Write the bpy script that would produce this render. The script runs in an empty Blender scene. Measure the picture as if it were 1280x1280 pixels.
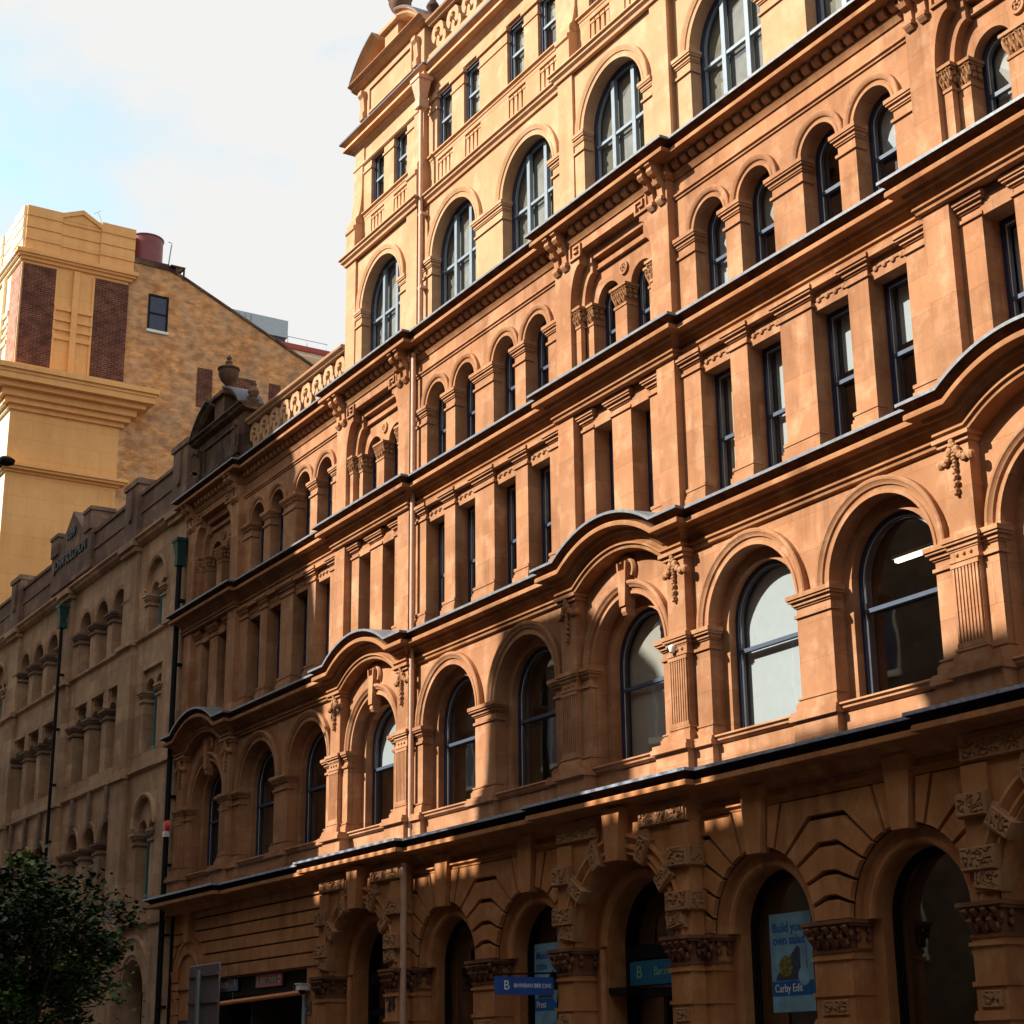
import bpy, bmesh, math, random
from mathutils import Vector, Matrix, noise
R = math.radians
sc = bpy.context.scene
COL = sc.collection
random.seed(7)

# ------------------------------------------------------------------ camera
PITCH, YAW, ROLL = 0.30901, 1.02364, -0.01155
CZ = 1.65
F = Vector((-math.sin(YAW)*math.cos(PITCH), math.cos(YAW)*math.cos(PITCH), math.sin(PITCH)))
R0 = Vector((math.cos(YAW), math.sin(YAW), 0)); U0 = R0.cross(F)
RV = R0*math.cos(ROLL)+U0*math.sin(ROLL); UV = -R0*math.sin(ROLL)+U0*math.cos(ROLL)
cd = bpy.data.cameras.new('camera'); cam = bpy.data.objects.new('camera', cd); COL.objects.link(cam)
M3 = Matrix((RV, UV, -F)).transposed()
cam.matrix_world = Matrix.Translation((0, 0, CZ)) @ M3.to_4x4()
cd.sensor_width = 36; cd.sensor_fit = 'HORIZONTAL'; cd.lens = 36*2177.09/1280
cd.clip_start = 0.1; cd.clip_end = 5000
sc.camera = cam
# ------------------------------------------------------------------ sun and sky
to_sun = Vector((-0.45, -1.0, 0.80)).normalized()
sd = bpy.data.lights.new('sun', 'SUN'); sd.energy = 5.0; sd.angle = R(0.5); sd.color = (1, .93, .82)
sun = bpy.data.objects.new('sun', sd); COL.objects.link(sun)
sun.rotation_euler = (-to_sun).to_track_quat('-Z', 'Y').to_euler(); sun.location = (-30, -30, 60)
w = bpy.data.worlds.new('World'); sc.world = w; w.use_nodes = True
nt = w.node_tree; nt.nodes.clear()
out = nt.nodes.new('ShaderNodeOutputWorld'); bg = nt.nodes.new('ShaderNodeBackground')
sky = nt.nodes.new('ShaderNodeTexSky'); sky.sky_type = 'NISHITA'; sky.sun_disc = False
sky.sun_elevation = math.asin(to_sun.z); sky.sun_rotation = math.atan2(to_sun.x, to_sun.y)
sky.dust_density = 1.5
tc = nt.nodes.new('ShaderNodeTexCoord'); mp = nt.nodes.new('ShaderNodeMapping')
mp.inputs['Scale'].default_value = (1, 1, 2.0); mp.inputs['Location'].default_value = (0.0, 0.2, -0.06); mp.inputs['Rotation'].default_value = (0, 0, R(-7))
nz = nt.nodes.new('ShaderNodeTexNoise'); nz.inputs['Scale'].default_value = 4.6; nz.inputs['Detail'].default_value = 8
nz.inputs['Roughness'].default_value = .58
mr = nt.nodes.new('ShaderNodeMapRange'); mr.inputs['From Min'].default_value = .28; mr.inputs['From Max'].default_value = .48
mx = nt.nodes.new('ShaderNodeMix'); mx.data_type = 'RGBA'
mx.inputs['B'].default_value = (7.9, 7.85, 7.8, 1)
gain = nt.nodes.new('ShaderNodeMix'); gain.data_type = 'RGBA'; gain.blend_type = 'MULTIPLY'
gain.inputs['Factor'].default_value = 1; gain.inputs['B'].default_value = (3.9, 3.9, 2.8, 1)
L = nt.links.new
L(tc.outputs['Generated'], mp.inputs['Vector']); L(mp.outputs[0], nz.inputs['Vector']); L(nz.outputs['Fac'], mr.inputs['Value'])
L(mr.outputs[0], mx.inputs['Factor']); L(sky.outputs[0], gain.inputs['A']); L(gain.outputs['Result'], mx.inputs['A'])
L(mx.outputs['Result'], bg.inputs['Color']); bg.inputs['Strength'].default_value = .055
L(bg.outputs[0], out.inputs['Surface'])
sc.view_settings.view_transform = 'Standard'; sc.view_settings.look = 'None'
sc.view_settings.exposure = 1.05; sc.view_settings.gamma = 1
sc.render.engine = 'CYCLES'
sc.cycles.max_bounces = 6; sc.cycles.diffuse_bounces = 3; sc.cycles.glossy_bounces = 3; sc.cycles.transparent_max_bounces = 12
sc.cycles.caustics_reflective = False; sc.cycles.caustics_refractive = False
sc.render.resolution_x = 1024; sc.render.resolution_y = 1024

# ------------------------------------------------------------------ materials
MATS = {}
def base_mat(name):
    m = bpy.data.materials.new(name); m.use_nodes = True
    nt = m.node_tree; b = nt.nodes['Principled BSDF']; MATS[name] = m
    return m, nt, b
def plain(name, col, rough=.6, metal=0, spec=.4, bump=0, var=.12, vscale=6):
    m, nt, b = base_mat(name)
    b.inputs['Roughness'].default_value = rough; b.inputs['Metallic'].default_value = metal
    b.inputs['Specular IOR Level'].default_value = spec
    g = nt.nodes.new('ShaderNodeNewGeometry')
    n = nt.nodes.new('ShaderNodeTexNoise'); n.inputs['Scale'].default_value = vscale; n.inputs['Detail'].default_value = 6
    nt.links.new(g.outputs['Position'], n.inputs['Vector'])
    r = nt.nodes.new('ShaderNodeMapRange'); r.inputs['From Min'].default_value = .3; r.inputs['From Max'].default_value = .7
    r.inputs['To Min'].default_value = 1-var; r.inputs['To Max'].default_value = 1+var
    nt.links.new(n.outputs['Fac'], r.inputs['Value'])
    v = nt.nodes.new('ShaderNodeHueSaturation'); v.inputs['Color'].default_value = (*col, 1)
    nt.links.new(r.outputs[0], v.inputs['Value']); nt.links.new(v.outputs[0], b.inputs['Base Color'])
    if bump:
        bp = nt.nodes.new('ShaderNodeBump'); bp.inputs['Strength'].default_value = bump; bp.inputs['Distance'].default_value = .02
        nt.links.new(n.outputs['Fac'], bp.inputs['Height']); nt.links.new(bp.outputs[0], b.inputs['Normal'])
    return m
def stone(name, c1, c2, c3, dirt, blockw=1.15, blockh=.48, dirt_amt=.5, joint=.004, dscale=.5, blockvar=.3, bump=.25):
    """mottled sandstone: soft veins, block to block tint, thin ashlar joints, vertical rain streaks"""
    m, nt, b = base_mat(name); L = nt.links.new; N = nt.nodes.new
    b.inputs['Roughness'].default_value = .88; b.inputs['Specular IOR Level'].default_value = .15
    g = N('ShaderNodeNewGeometry')
    def mapped(sx, sy, sz):
        q = N('ShaderNodeMapping'); q.inputs['Scale'].default_value = (sx, sy, sz); L(g.outputs['Position'], q.inputs['Vector']); return q
    def noi(vec, s, d=6, ro=.6):
        n = N('ShaderNodeTexNoise'); n.inputs['Scale'].default_value = s; n.inputs['Detail'].default_value = d
        n.inputs['Roughness'].default_value = ro; L(vec, n.inputs['Vector']); return n.outputs['Fac']
    def ramp(f, a, bb):
        r = N('ShaderNodeMapRange'); r.inputs['From Min'].default_value = a; r.inputs['From Max'].default_value = bb; L(f, r.inputs['Value']); return r.outputs[0]
    def mix(f, A, B, mode='MIX'):
        x = N('ShaderNodeMix'); x.data_type = 'RGBA'; x.blend_type = mode
        if isinstance(f, float): x.inputs['Factor'].default_value = f
        else: L(f, x.inputs['Factor'])
        for k, v in (('A', A), ('B', B)):
            if isinstance(v, tuple): x.inputs[k].default_value = (*v, 1)
            else: L(v, x.inputs[k])
        return x.outputs['Result']
    n1 = noi(mapped(1, 1, .8).outputs[0], .8, 7, .60)
    n2 = noi(mapped(1, 1, .9).outputs[0], 2.3, 6, .62)
    st = noi(mapped(2.6, 2.6, .16).outputs[0], 1.0, 5, .6)
    fine = noi(g.outputs['Position'], 38, 4, .7)
    col = mix(ramp(n1, .35, .65), c1, c2)
    col = mix(ramp(n2, .50, .72), col, c3)
    # blocks
    sx = N('ShaderNodeSeparateXYZ'); L(g.outputs['Position'], sx.inputs[0])
    ad = N('ShaderNodeMath'); ad.operation = 'ADD'; L(sx.outputs['X'], ad.inputs[0]); L(sx.outputs['Y'], ad.inputs[1])
    cb = N('ShaderNodeCombineXYZ'); L(ad.outputs[0], cb.inputs['X']); L(sx.outputs['Z'], cb.inputs['Y'])
    br = N('ShaderNodeTexBrick'); L(cb.outputs[0], br.inputs['Vector']); br.inputs['Scale'].default_value = 1
    br.inputs['Brick Width'].default_value = blockw; br.inputs['Row Height'].default_value = blockh
    br.inputs['Mortar Size'].default_value = joint; br.inputs['Mortar Smooth'].default_value = .3
    br.inputs['Color1'].default_value = (1-blockvar, 1-blockvar, 1-blockvar, 1); br.inputs['Color2'].default_value = (1, 1, 1, 1)
    br.inputs['Mortar'].default_value = (.66, .64, .62, 1)
    col = mix(1.0, col, br.outputs['Color'], 'MULTIPLY')
    d = N('ShaderNodeMath'); d.operation = 'MULTIPLY'
    L(ramp(st, .42, .72), d.inputs[0]); L(ramp(noi(g.outputs['Position'], dscale, 5), .38, .68), d.inputs[1])
    d2 = N('ShaderNodeMath'); d2.operation = 'MULTIPLY'; L(d.outputs[0], d2.inputs[0]); d2.inputs[1].default_value = dirt_amt
    col = mix(d2.outputs[0], col, dirt)
    f2 = N('ShaderNodeMapRange'); f2.inputs['From Min'].default_value = .25; f2.inputs['From Max'].default_value = .75
    f2.inputs['To Min'].default_value = .88; f2.inputs['To Max'].default_value = 1.10; L(fine, f2.inputs['Value'])
    hs = N('ShaderNodeHueSaturation'); L(col, hs.inputs['Color']); L(f2.outputs[0], hs.inputs['Value'])
    L(hs.outputs[0], b.inputs['Base Color'])
    h = N('ShaderNodeMath'); h.operation = 'ADD'; L(fine, h.inputs[0]); L(n2, h.inputs[1])
    bp = N('ShaderNodeBump'); bp.inputs['Strength'].default_value = bump; bp.inputs['Distance'].default_value = .012
    L(h.outputs[0], bp.inputs['Height']); L(bp.outputs[0], b.inputs['Normal'])
    return m
def brick(name, c1, c2, mort, stain, sa=.6, scale=1.0):
    m, nt, b = base_mat(name); L = nt.links.new; N = nt.nodes.new
    b.inputs['Roughness'].default_value = .9; b.inputs['Specular IOR Level'].default_value = .1
    g = N('ShaderNodeNewGeometry'); sx = N('ShaderNodeSeparateXYZ'); L(g.outputs['Position'], sx.inputs[0])
    ad = N('ShaderNodeMath'); ad.operation = 'ADD'; L(sx.outputs['X'], ad.inputs[0]); L(sx.outputs['Y'], ad.inputs[1])
    cb = N('ShaderNodeCombineXYZ'); L(ad.outputs[0], cb.inputs['X']); L(sx.outputs['Z'], cb.inputs['Y'])
    br = N('ShaderNodeTexBrick'); L(cb.outputs[0], br.inputs['Vector']); br.inputs['Scale'].default_value = scale
    br.inputs['Brick Width'].default_value = .30; br.inputs['Row Height'].default_value = .10; br.inputs['Mortar Size'].default_value = .012
    br.inputs['Color1'].default_value = (*c1, 1); br.inputs['Color2'].default_value = (*c2, 1); br.inputs['Mortar'].default_value = (*mort, 1)
    n = N('ShaderNodeTexNoise'); n.inputs['Scale'].default_value = .8; n.inputs['Detail'].default_value = 14; n.inputs['Roughness'].default_value = .82
    L(g.outputs['Position'], n.inputs['Vector'])
    r = N('ShaderNodeMapRange'); r.inputs['From Min'].default_value = .42; r.inputs['From Max'].default_value = .62; r.inputs['To Max'].default_value = sa; L(n.outputs['Fac'], r.inputs['Value'])
    mq = N('ShaderNodeMapping'); mq.inputs['Scale'].default_value = (1, 1, 1.5); L(g.outputs['Position'], mq.inputs['Vector'])
    n2 = N('ShaderNodeTexNoise'); n2.inputs['Scale'].default_value = 2.2; n2.inputs['Detail'].default_value = 5; L(mq.outputs[0], n2.inputs['Vector'])
    r2 = N('ShaderNodeMapRange'); r2.inputs['From Min'].default_value = .35; r2.inputs['From Max'].default_value = .65
    r2.inputs['To Min'].default_value = .66; r2.inputs['To Max'].default_value = 1.15; L(n2.outputs['Fac'], r2.inputs['Value'])
    x = N('ShaderNodeMix'); x.data_type = 'RGBA'; L(r.outputs[0], x.inputs['Factor']); L(br.outputs['Color'], x.inputs['A']); x.inputs['B'].default_value = (*stain, 1)
    hs = N('ShaderNodeHueSaturation'); L(x.outputs['Result'], hs.inputs['Color']); L(r2.outputs[0], hs.inputs['Value']); L(hs.outputs[0], b.inputs['Base Color'])
    bp = N('ShaderNodeBump'); bp.inputs['Strength'].default_value = .4; bp.inputs['Distance'].default_value = .01
    L(br.outputs['Fac'], bp.inputs['Height']); bp.invert = True; L(bp.outputs[0], b.inputs['Normal'])
    return m
def glass(name, tint=(.93, .95, .95)):
    m, nt, b = base_mat(name); nt.nodes.remove(b); L = nt.links.new; N = nt.nodes.new
    o = nt.nodes['Material Output']; t = N('ShaderNodeBsdfTransparent'); t.inputs['Color'].default_value = (*tint, 1)
    g = N('ShaderNodeBsdfGlossy'); g.inputs['Roughness'].default_value = .02; g.inputs['Color'].default_value = (.9, .93, .95, 1)
    geo = N('ShaderNodeNewGeometry'); n = N('ShaderNodeTexNoise'); n.inputs['Scale'].default_value = 1.3; n.inputs['Detail'].default_value = 1
    L(geo.outputs['Position'], n.inputs['Vector'])
    bp = N('ShaderNodeBump'); bp.inputs['Strength'].default_value = .05; bp.inputs['Distance'].default_value = .03
    L(n.outputs['Fac'], bp.inputs['Height']); L(bp.outputs[0], g.inputs['Normal'])
    lw = N('ShaderNodeLayerWeight'); lw.inputs['Blend'].default_value = .5
    pw = N('ShaderNodeMath'); pw.operation = 'POWER'; L(lw.outputs['Facing'], pw.inputs[0]); pw.inputs[1].default_value = 3.6
    fr = N('ShaderNodeMath'); fr.operation = 'MULTIPLY_ADD'; L(pw.outputs[0], fr.inputs[0]); fr.inputs[1].default_value = .78; fr.inputs[2].default_value = .20
    x = N('ShaderNodeMixShader'); L(fr.outputs[0], x.inputs[0]); L(t.outputs[0], x.inputs[1]); L(g.outputs[0], x.inputs[2]); L(x.outputs[0], o.inputs['Surface'])
    return m
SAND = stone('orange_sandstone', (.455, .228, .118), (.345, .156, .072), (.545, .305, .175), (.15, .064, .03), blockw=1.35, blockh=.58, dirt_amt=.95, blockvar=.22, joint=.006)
SANDC = stone('shade_dark_cornice_stone', (.36, .172, .078), (.28, .12, .048), (.43, .225, .11), (.12, .05, .024), blockw=1.9, blockh=3.1, dirt_amt=.9, blockvar=.14, joint=.006)  # sandstone darkened to deepen the shade under the cornices
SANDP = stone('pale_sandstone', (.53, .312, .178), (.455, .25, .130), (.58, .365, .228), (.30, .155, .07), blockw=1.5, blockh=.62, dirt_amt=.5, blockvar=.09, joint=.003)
SANDG = stone('ground_sandstone', (.47, .205, .082), (.36, .145, .052), (.54, .27, .12), (.14, .06, .03), dirt_amt=.85, blockvar=.0, joint=.0)
JOINT = plain('sooty_joint', (.055, .028, .018), .95, 0, .05, 0, .4, 6)
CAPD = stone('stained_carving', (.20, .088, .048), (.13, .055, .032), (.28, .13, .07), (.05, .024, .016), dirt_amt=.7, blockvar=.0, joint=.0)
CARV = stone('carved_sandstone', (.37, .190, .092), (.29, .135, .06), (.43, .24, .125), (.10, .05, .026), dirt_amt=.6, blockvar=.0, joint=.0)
SOOT = stone('sooty_stone', (.20, .115, .068), (.07, .04, .038), (.28, .175, .10), (.03, .017, .016), blockw=.9, blockh=.36, dirt_amt=.8, blockvar=.5, dscale=.9)
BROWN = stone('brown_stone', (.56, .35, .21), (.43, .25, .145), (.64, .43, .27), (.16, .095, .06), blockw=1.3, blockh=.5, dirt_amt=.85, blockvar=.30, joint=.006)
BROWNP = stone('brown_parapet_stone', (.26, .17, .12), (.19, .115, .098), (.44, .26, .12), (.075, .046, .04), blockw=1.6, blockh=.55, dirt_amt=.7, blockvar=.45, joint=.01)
YELL = stone('yellow_render', (.85, .45, .175), (.80, .41, .15), (.87, .475, .20), (.55, .27, .10), blockw=6, blockh=.85, dirt_amt=.7, blockvar=.05, joint=.006, bump=.05)
BRKY = brick('stock_brick', (.78, .34, .105), (.58, .22, .07), (.58, .37, .20), (.42, .29, .19), .75)
BRKR = brick('red_brick', (.17, .055, .03), (.10, .035, .025), (.26, .15, .11), (.09, .035, .03), .6)
LEAD = plain('lead_sheet', (.15, .165, .19), .45, .0, .5, .3, .25, 9)
LEADB = plain('blue_grey_lead', (.26, .29, .36), .5, 0, .4, .4, .4, 14)
LEADK = plain('dark_lead', (.055, .05, .07), .5, 0, .4, .3, .3, 9)
NAVY = plain('navy_paint', (.018, .025, .065), .35, 0, .5, 0, .2)
SLATEB = plain('slate_blue_paint', (.06, .08, .12), .4, 0, .4, 0, .1)
PALEB = plain('pale_blue_paint', (.20, .25, .30), .4, 0, .5, 0, .08)
YELLSUN = stone('sunlit_yellow_render', (.84, .70, .50), (.80, .66, .46), (.86, .73, .55), (.6, .45, .3), blockw=6, blockh=.85, dirt_amt=.3, blockvar=.04, joint=.004, bump=.05)  # yellow render made paler to paint in the sun's glare
BRKSUN = brick('sunlit_red_brick', (.42, .19, .13), (.34, .14, .10), (.5, .34, .26), (.36, .18, .14), .5)  # red brick lightened for the same sunlit front
CREAMW = plain('cream_paint', (.66, .62, .50), .45, 0, .4, 0, .08)
GLASS = glass('window_glass')
BLINDW = plain('white_blind', (.47, .52, .54), .8, 0, .2, 0, .03)
BLINDG = plain('grey_blind', (.42, .40, .35), .8, 0, .2, 0, .05)
REFLK = plain('pane_reflection_grey', (.20, .19, .15), .8, 0, .2, 0, .25, 4)  # grey tone standing in for reflections in the upper panes
BLINDC = plain('cream_curtain', (.62, .56, .42), .8, 0, .2, 0, .1, 3)
INTER = plain('interior_paint', (.10, .085, .07), .9, 0, .2, 0, .2, 1)
DARK = plain('dark_interior', (.012, .010, .012), .8, 0, .2)
PINK = plain('pink_pipe_paint', (.50, .30, .205), .5, 0, .4, 0, .12)
BLACKP = plain('black_paint', (.008, .008, .010), .65, 0, .15)
BANDB = plain('shade_brown_cyma', (.085, .040, .022), .9, 0, .05, .3, .5, 5)  # dark brown paints the shadow under the lead edge
BANDK = plain('shade_black_cyma', (.020, .013, .013), .9, 0, .05, .3, .5, 5)  # near-black paints the shade along the lowest cornice
TEAL = plain('teal_paint', (.02, .11, .13), .5, 0, .4)
GREEN = plain('green_copper', (.012, .05, .038), .6, 0, .3, .1, .3)
STEELG = plain('grey_steel', (.20, .20, .21), .45, .4, .5)
ALU = plain('sign_back_metal', (.16, .13, .135), .55, .2, .4, 0, .15)
SIGNB = plain('blue_sign', (.018, .075, .32), .5, 0, .4)
SIGNT = plain('teal_sign', (.01, .11, .22), .5, 0, .4)
LETW = plain('white_letter', (.75, .75, .72), .5)
LETG = plain('green_letter', (.18, .40, .25), .5)
LETK = plain('black_letter', (.015, .013, .012), .6)
POSTW = plain('poster_sky', (.17, .33, .45), .5, 0, .4, 0, .3, 3)
POSTB = plain('poster_blue', (.01, .10, .32), .5)
POSTK = plain('poster_dark', (.04, .055, .09), .5, 0, .4, 0, .4, 8)
FOOD = plain('poster_food', (.16, .13, .03), .6, 0, .3, 0, .9, 20)
RED = plain('red_sign', (.66, .03, .035), .5)
ORANGE = plain('orange_bar_paint', (.62, .17, .02), .5)
WHITE = plain('white_plastic', (.72, .72, .70), .45)
TANKR = plain('tank_red_paint', (.20, .045, .045), .45, 0, .4, 0, .15, 2)
BEAMR = plain('red_beam_paint', (.28, .045, .035), .5)
PLANT = plain('roof_plant_metal', (.30, .38, .44), .5, .1, .5, 0, .08)
ASPH = plain('asphalt', (.045, .045, .048), .9, 0, .2, .3, .25, 30)
PAVE = plain('paving_stone', (.20, .18, .16), .9, 0, .2, .2, .2, 5)
EARTH = plain('far_ground', (.16, .15, .14), .95, 0, .1, 0, .2, .1)
OPPS = stone('unseen_opposite_stone', (.16, .11, .07), (.13, .09, .06), (.20, .14, .09), (.12, .09, .06))
BARK = plain('bark', (.07, .05, .035), .9, 0, .2, .5, .4, 12)
m, nt_, b_ = base_mat('ceiling_lamp'); b_.inputs['Emission Color'].default_value = (1, .86, .6, 1); b_.inputs['Emission Strength'].default_value = 2.2; LAMP = m
LEAF = []
for nm, c in (('leaf_dark', (.010, .026, .006)), ('leaf_mid', (.020, .055, .010)), ('leaf_light', (.09, .21, .03))):
    q = plain(nm, c, .5, 0, .3, 0, .35, 9); LEAF.append(q)

# ------------------------------------------------------------------ mesh building
WORLD = {}
class MB:
    def __init__(s): s.v = []; s.f = []; s.mi = []; s.sm = []
    def add(s, vs, fs, mi=0, sm=False):
        o = len(s.v); s.v += [tuple(v) for v in vs]
        for f in fs: s.f.append([i+o for i in f]); s.mi.append(mi); s.sm.append(sm)
        return s
    def box(s, x0, x1, y0, y1, z0, z1, mi=0):
        v = [(x, y, z) for x in (x0, x1) for y in (y0, y1) for z in (z0, z1)]
        return s.add(v, [(0, 1, 3, 2), (4, 6, 7, 5), (0, 4, 5, 1), (2, 3, 7, 6), (0, 2, 6, 4), (1, 5, 7, 3)], mi)
    def taper(s, cx, cy, z0, z1, hx0, hy0, hx1, hy1, mi=0):
        v = [(cx+sx*h[0], cy+sy*h[1], z) for z, h in ((z0, (hx0, hy0)), (z1, (hx1, hy1))) for sx, sy in ((-1, -1), (1, -1), (1, 1), (-1, 1))]
        return s.add(v, [(3, 2, 1, 0), (4, 5, 6, 7), (0, 1, 5, 4), (1, 2, 6, 5), (2, 3, 7, 6), (3, 0, 4, 7)], mi)
    def prism(s, poly, y0, y1, mi=0):
        """polygon in (x, z) extruded from y0 to y1"""
        n = len(poly); v = [(x, y0, z) for x, z in poly]+[(x, y1, z) for x, z in poly]
        return s.add(v, [list(range(n)), list(range(2*n-1, n-1, -1))]+[(i, i+n, (i+1) % n+n, (i+1) % n) for i in range(n)], mi)
    def prismx(s, poly, x0, x1, mi=0):
        """polygon in (y, z) extruded along x"""
        n = len(poly); v = [(x0, y, z) for y, z in poly]+[(x1, y, z) for y, z in poly]
        return s.add(v, [list(range(n)), list(range(2*n-1, n-1, -1))]+[(i, i+n, (i+1) % n+n, (i+1) % n) for i in range(n)], mi)
    def rings(s, rr, closed_profile=True, loop=False, cap=True, mi=0, sm=False):
        n = len(rr[0]); v = [p for r in rr for p in r]; f = []; m = len(rr)
        for i in range(m if loop else m-1):
            a = i*n; b = ((i+1) % m)*n
            for j in range(n if closed_profile else n-1):
                k = (j+1) % n; f.append((a+j, a+k, b+k, b+j))
        if cap and not loop and closed_profile: f.append(list(range(n-1, -1, -1))); f.append([(m-1)*n+j for j in range(n)])
        return s.add(v, f, mi, sm)
    def sweep(s, path, prof, Y, mi=0, loop=False, sm=True):
        """profile [(d outward, h along the normal)] swept along an (x, z) path on the plane y = Y"""
        n = len(path); rr = []
        for i in range(n):
            a = path[i-1] if (i > 0 or loop) else None; b = path[i]; c = path[(i+1) % n] if (i < n-1 or loop) else None
            ns = []
            for p, q in ((a, b), (b, c)):
                if p and q:
                    dx, dz = q[0]-p[0], q[1]-p[1]; l = math.hypot(dx, dz) or 1; ns.append((-dz/l, dx/l))
            if len(ns) == 2:
                k = 1+ns[0][0]*ns[1][0]+ns[0][1]*ns[1][1]; k = max(k, .3); nx, nz_ = (ns[0][0]+ns[1][0])/k, (ns[0][1]+ns[1][1])/k
            else: nx, nz_ = ns[0]
            rr.append([(b[0]+nx*h, Y-d, b[1]+nz_*h) for d, h in prof])
        return s.rings(rr, loop=loop, mi=mi, sm=sm)
    def archivolt(s, cx, cz, prof, Y, a0=0, a1=180, n=30, mi=0):
        """closed profile [(r, d)] revolved about (cx, cz)"""
        rr = []
        for i in range(n+1):
            a = R(a0+(a1-a0)*i/n); rr.append([(cx+r*math.cos(a), Y-d, cz+r*math.sin(a)) for r, d in prof])
        return s.rings(rr, mi=mi, sm=True)
    def lathe(s, cx, cy, prof, n=20, mi=0):
        rr = [[(cx+r*math.cos(2*math.pi*j/n), cy+r*math.sin(2*math.pi*j/n), z) for j in range(n)] for r, z in prof]
        return s.rings(rr, mi=mi, sm=True)
    def tube(s, pts, r, n=10, mi=0):
        rr = []
        for i, p in enumerate(pts):
            p = Vector(p); a = Vector(pts[max(i-1, 0)]); b = Vector(pts[min(i+1, len(pts)-1)]); d = (b-a).normalized()
            u = d.orthogonal().normalized(); u = (Vector((0, 1, 0))-d*d.y).normalized() if abs(d.y) < .9 else (Vector((1, 0, 0))-d*d.x).normalized()
            v = d.cross(u); rad = r[i] if isinstance(r, (list, tuple)) else r
            rr.append([tuple(p+u*rad*math.cos(2*math.pi*j/n)+v*rad*math.sin(2*math.pi*j/n)) for j in range(n)])
        return s.rings(rr, mi=mi, sm=True)
    def blob(s, c, rx, ry, rz, n=8, m=5, mi=0):
        c = Vector(c); rr = []
        for i in range(m+1):
            t = -math.pi/2+math.pi*(i+.02)/(m+.04); rr.append([(c.x+rx*math.cos(t)*math.cos(2*math.pi*j/n), c.y+ry*math.cos(t)*math.sin(2*math.pi*j/n), c.z+rz*math.sin(t)) for j in range(n)])
        return s.rings(rr, mi=mi, sm=True)
    def leaf(s, c, w, h, out, mi=0):
        """a curled stone leaf standing against a face towards -y"""
        x, y, z = c; rr = []
        for t, ww, o in ((0, .5, .0), (.4, 1, .25), (.75, .9, .75), (1.0, .5, 1.0), (.86, .25, 1.15)):
            rr.append([(x-w*ww/2, y-out*o, z+h*t), (x, y-out*o-.25*w, z+h*t), (x+w*ww/2, y-out*o, z+h*t), (x, y-out*o+.3*w, z+h*t)])
        return s.rings(rr, mi=mi)
    def reliefstone(s, poly, Y, groove=.030, bev=.014, depth=.075, mi=0):
        """one rusticated stone: the polygon's face inset twice, the inner face standing proud"""
        bm = bmesh.new(); vs = [bm.verts.new((x, Y, z)) for x, z in poly]; f = bm.faces.new(vs); bm.normal_update()
        if f.normal.y > 0: f.normal_flip()
        bmesh.ops.inset_individual(bm, faces=[f], thickness=groove, depth=0)
        bmesh.ops.inset_individual(bm, faces=[f], thickness=bev, depth=depth)
        bm.verts.index_update()
        for q in bm.faces: s.add([v.co[:] for v in q.verts], [list(range(len(q.verts)))], 1 if max(abs(v.co.y-Y) for v in q.verts) < 1e-4 else mi)
        bm.free(); return s
    def carved(s, o, ux, uz, w, h, nrm, seed=0, amp=.035, mi=0, border=.03):
        """carved scroll work as a displaced grid; o corner, ux, uz unit vectors, nrm outward"""
        o, ux, uz, nrm = map(Vector, (o, ux, uz, nrm)); st = .0125
        nx = max(4, int(w/st)); nzz = max(4, int(h/st)); vs = []
        for j in range(nzz+1):
            for i in range(nx+1):
                a, b = w*i/nx, h*j/nzz; e = min(a, b, w-a, h-b)
                if e < border: d = amp if e > .006 else 0
                else:
                    q = Vector((a*5.5+seed*7.1, b*5.5, seed*3.3)); k = noise.noise(q)+.35*noise.noise(q*2.3+Vector((5, 1, 3)))
                    t = abs(math.sin(k*8.0+.6*math.sin(a*23)+.6*math.cos(b*21))); d = amp*(.12+.88*max(0, min(1, (t-.30)*3.5)))
                vs.append(o+ux*a+uz*b+nrm*d)
        fs = [(j*(nx+1)+i, j*(nx+1)+i+1, (j+1)*(nx+1)+i+1, (j+1)*(nx+1)+i) for j in range(nzz) for i in range(nx)]
        return s.add(vs, fs, mi)
def link(name, me, parent=None, loc=(0, 0, 0)):
    o = bpy.data.objects.new(name, me); COL.objects.link(o); WORLD[o] = Vector(loc)
    if parent: o.parent = parent; o.location = Vector(loc)-WORLD[parent]
    else: o.location = loc
    return o
def build(name, mb, mats, parent=None, origin=None, bevel=0):
    if not isinstance(mats, (list, tuple)): mats = [mats]
    xs = [v[0] for v in mb.v]; ys = [v[1] for v in mb.v]; zs = [v[2] for v in mb.v]
    o = Vector(origin) if origin else Vector(((min(xs)+max(xs))/2, (min(ys)+max(ys))/2, min(zs)))
    me = bpy.data.meshes.new(name); me.from_pydata([(v[0]-o.x, v[1]-o.y, v[2]-o.z) for v in mb.v], [], mb.f)
    for m in mats: me.materials.append(m)
    me.polygons.foreach_set('material_index', mb.mi); me.polygons.foreach_set('use_smooth', [True]*len(mb.f))
    bm = bmesh.new(); bm.from_mesh(me); bmesh.ops.recalc_face_normals(bm, faces=bm.faces); bm.to_mesh(me); bm.free()
    me.set_sharp_from_angle(angle=R(32)); me.update()
    ob = link(name, me, parent, o)
    if bevel:
        md = ob.modifiers.new('worn_edges', 'BEVEL'); md.width = bevel; md.segments = 1; md.limit_method = 'ANGLE'; md.angle_limit = R(40); md.harden_normals = False
    return ob
def empty(name, loc, parent=None):
    o = bpy.data.objects.new(name, None); COL.objects.link(o); WORLD[o] = Vector(loc); o.empty_display_size = .3
    if parent: o.parent = parent; o.location = Vector(loc)-WORLD[parent]
    else: o.location = loc
    return o
def tag(o, label, cat, group=None):
    o['label'] = label; o['category'] = cat
    if group: o['group'] = group
    return o
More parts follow.
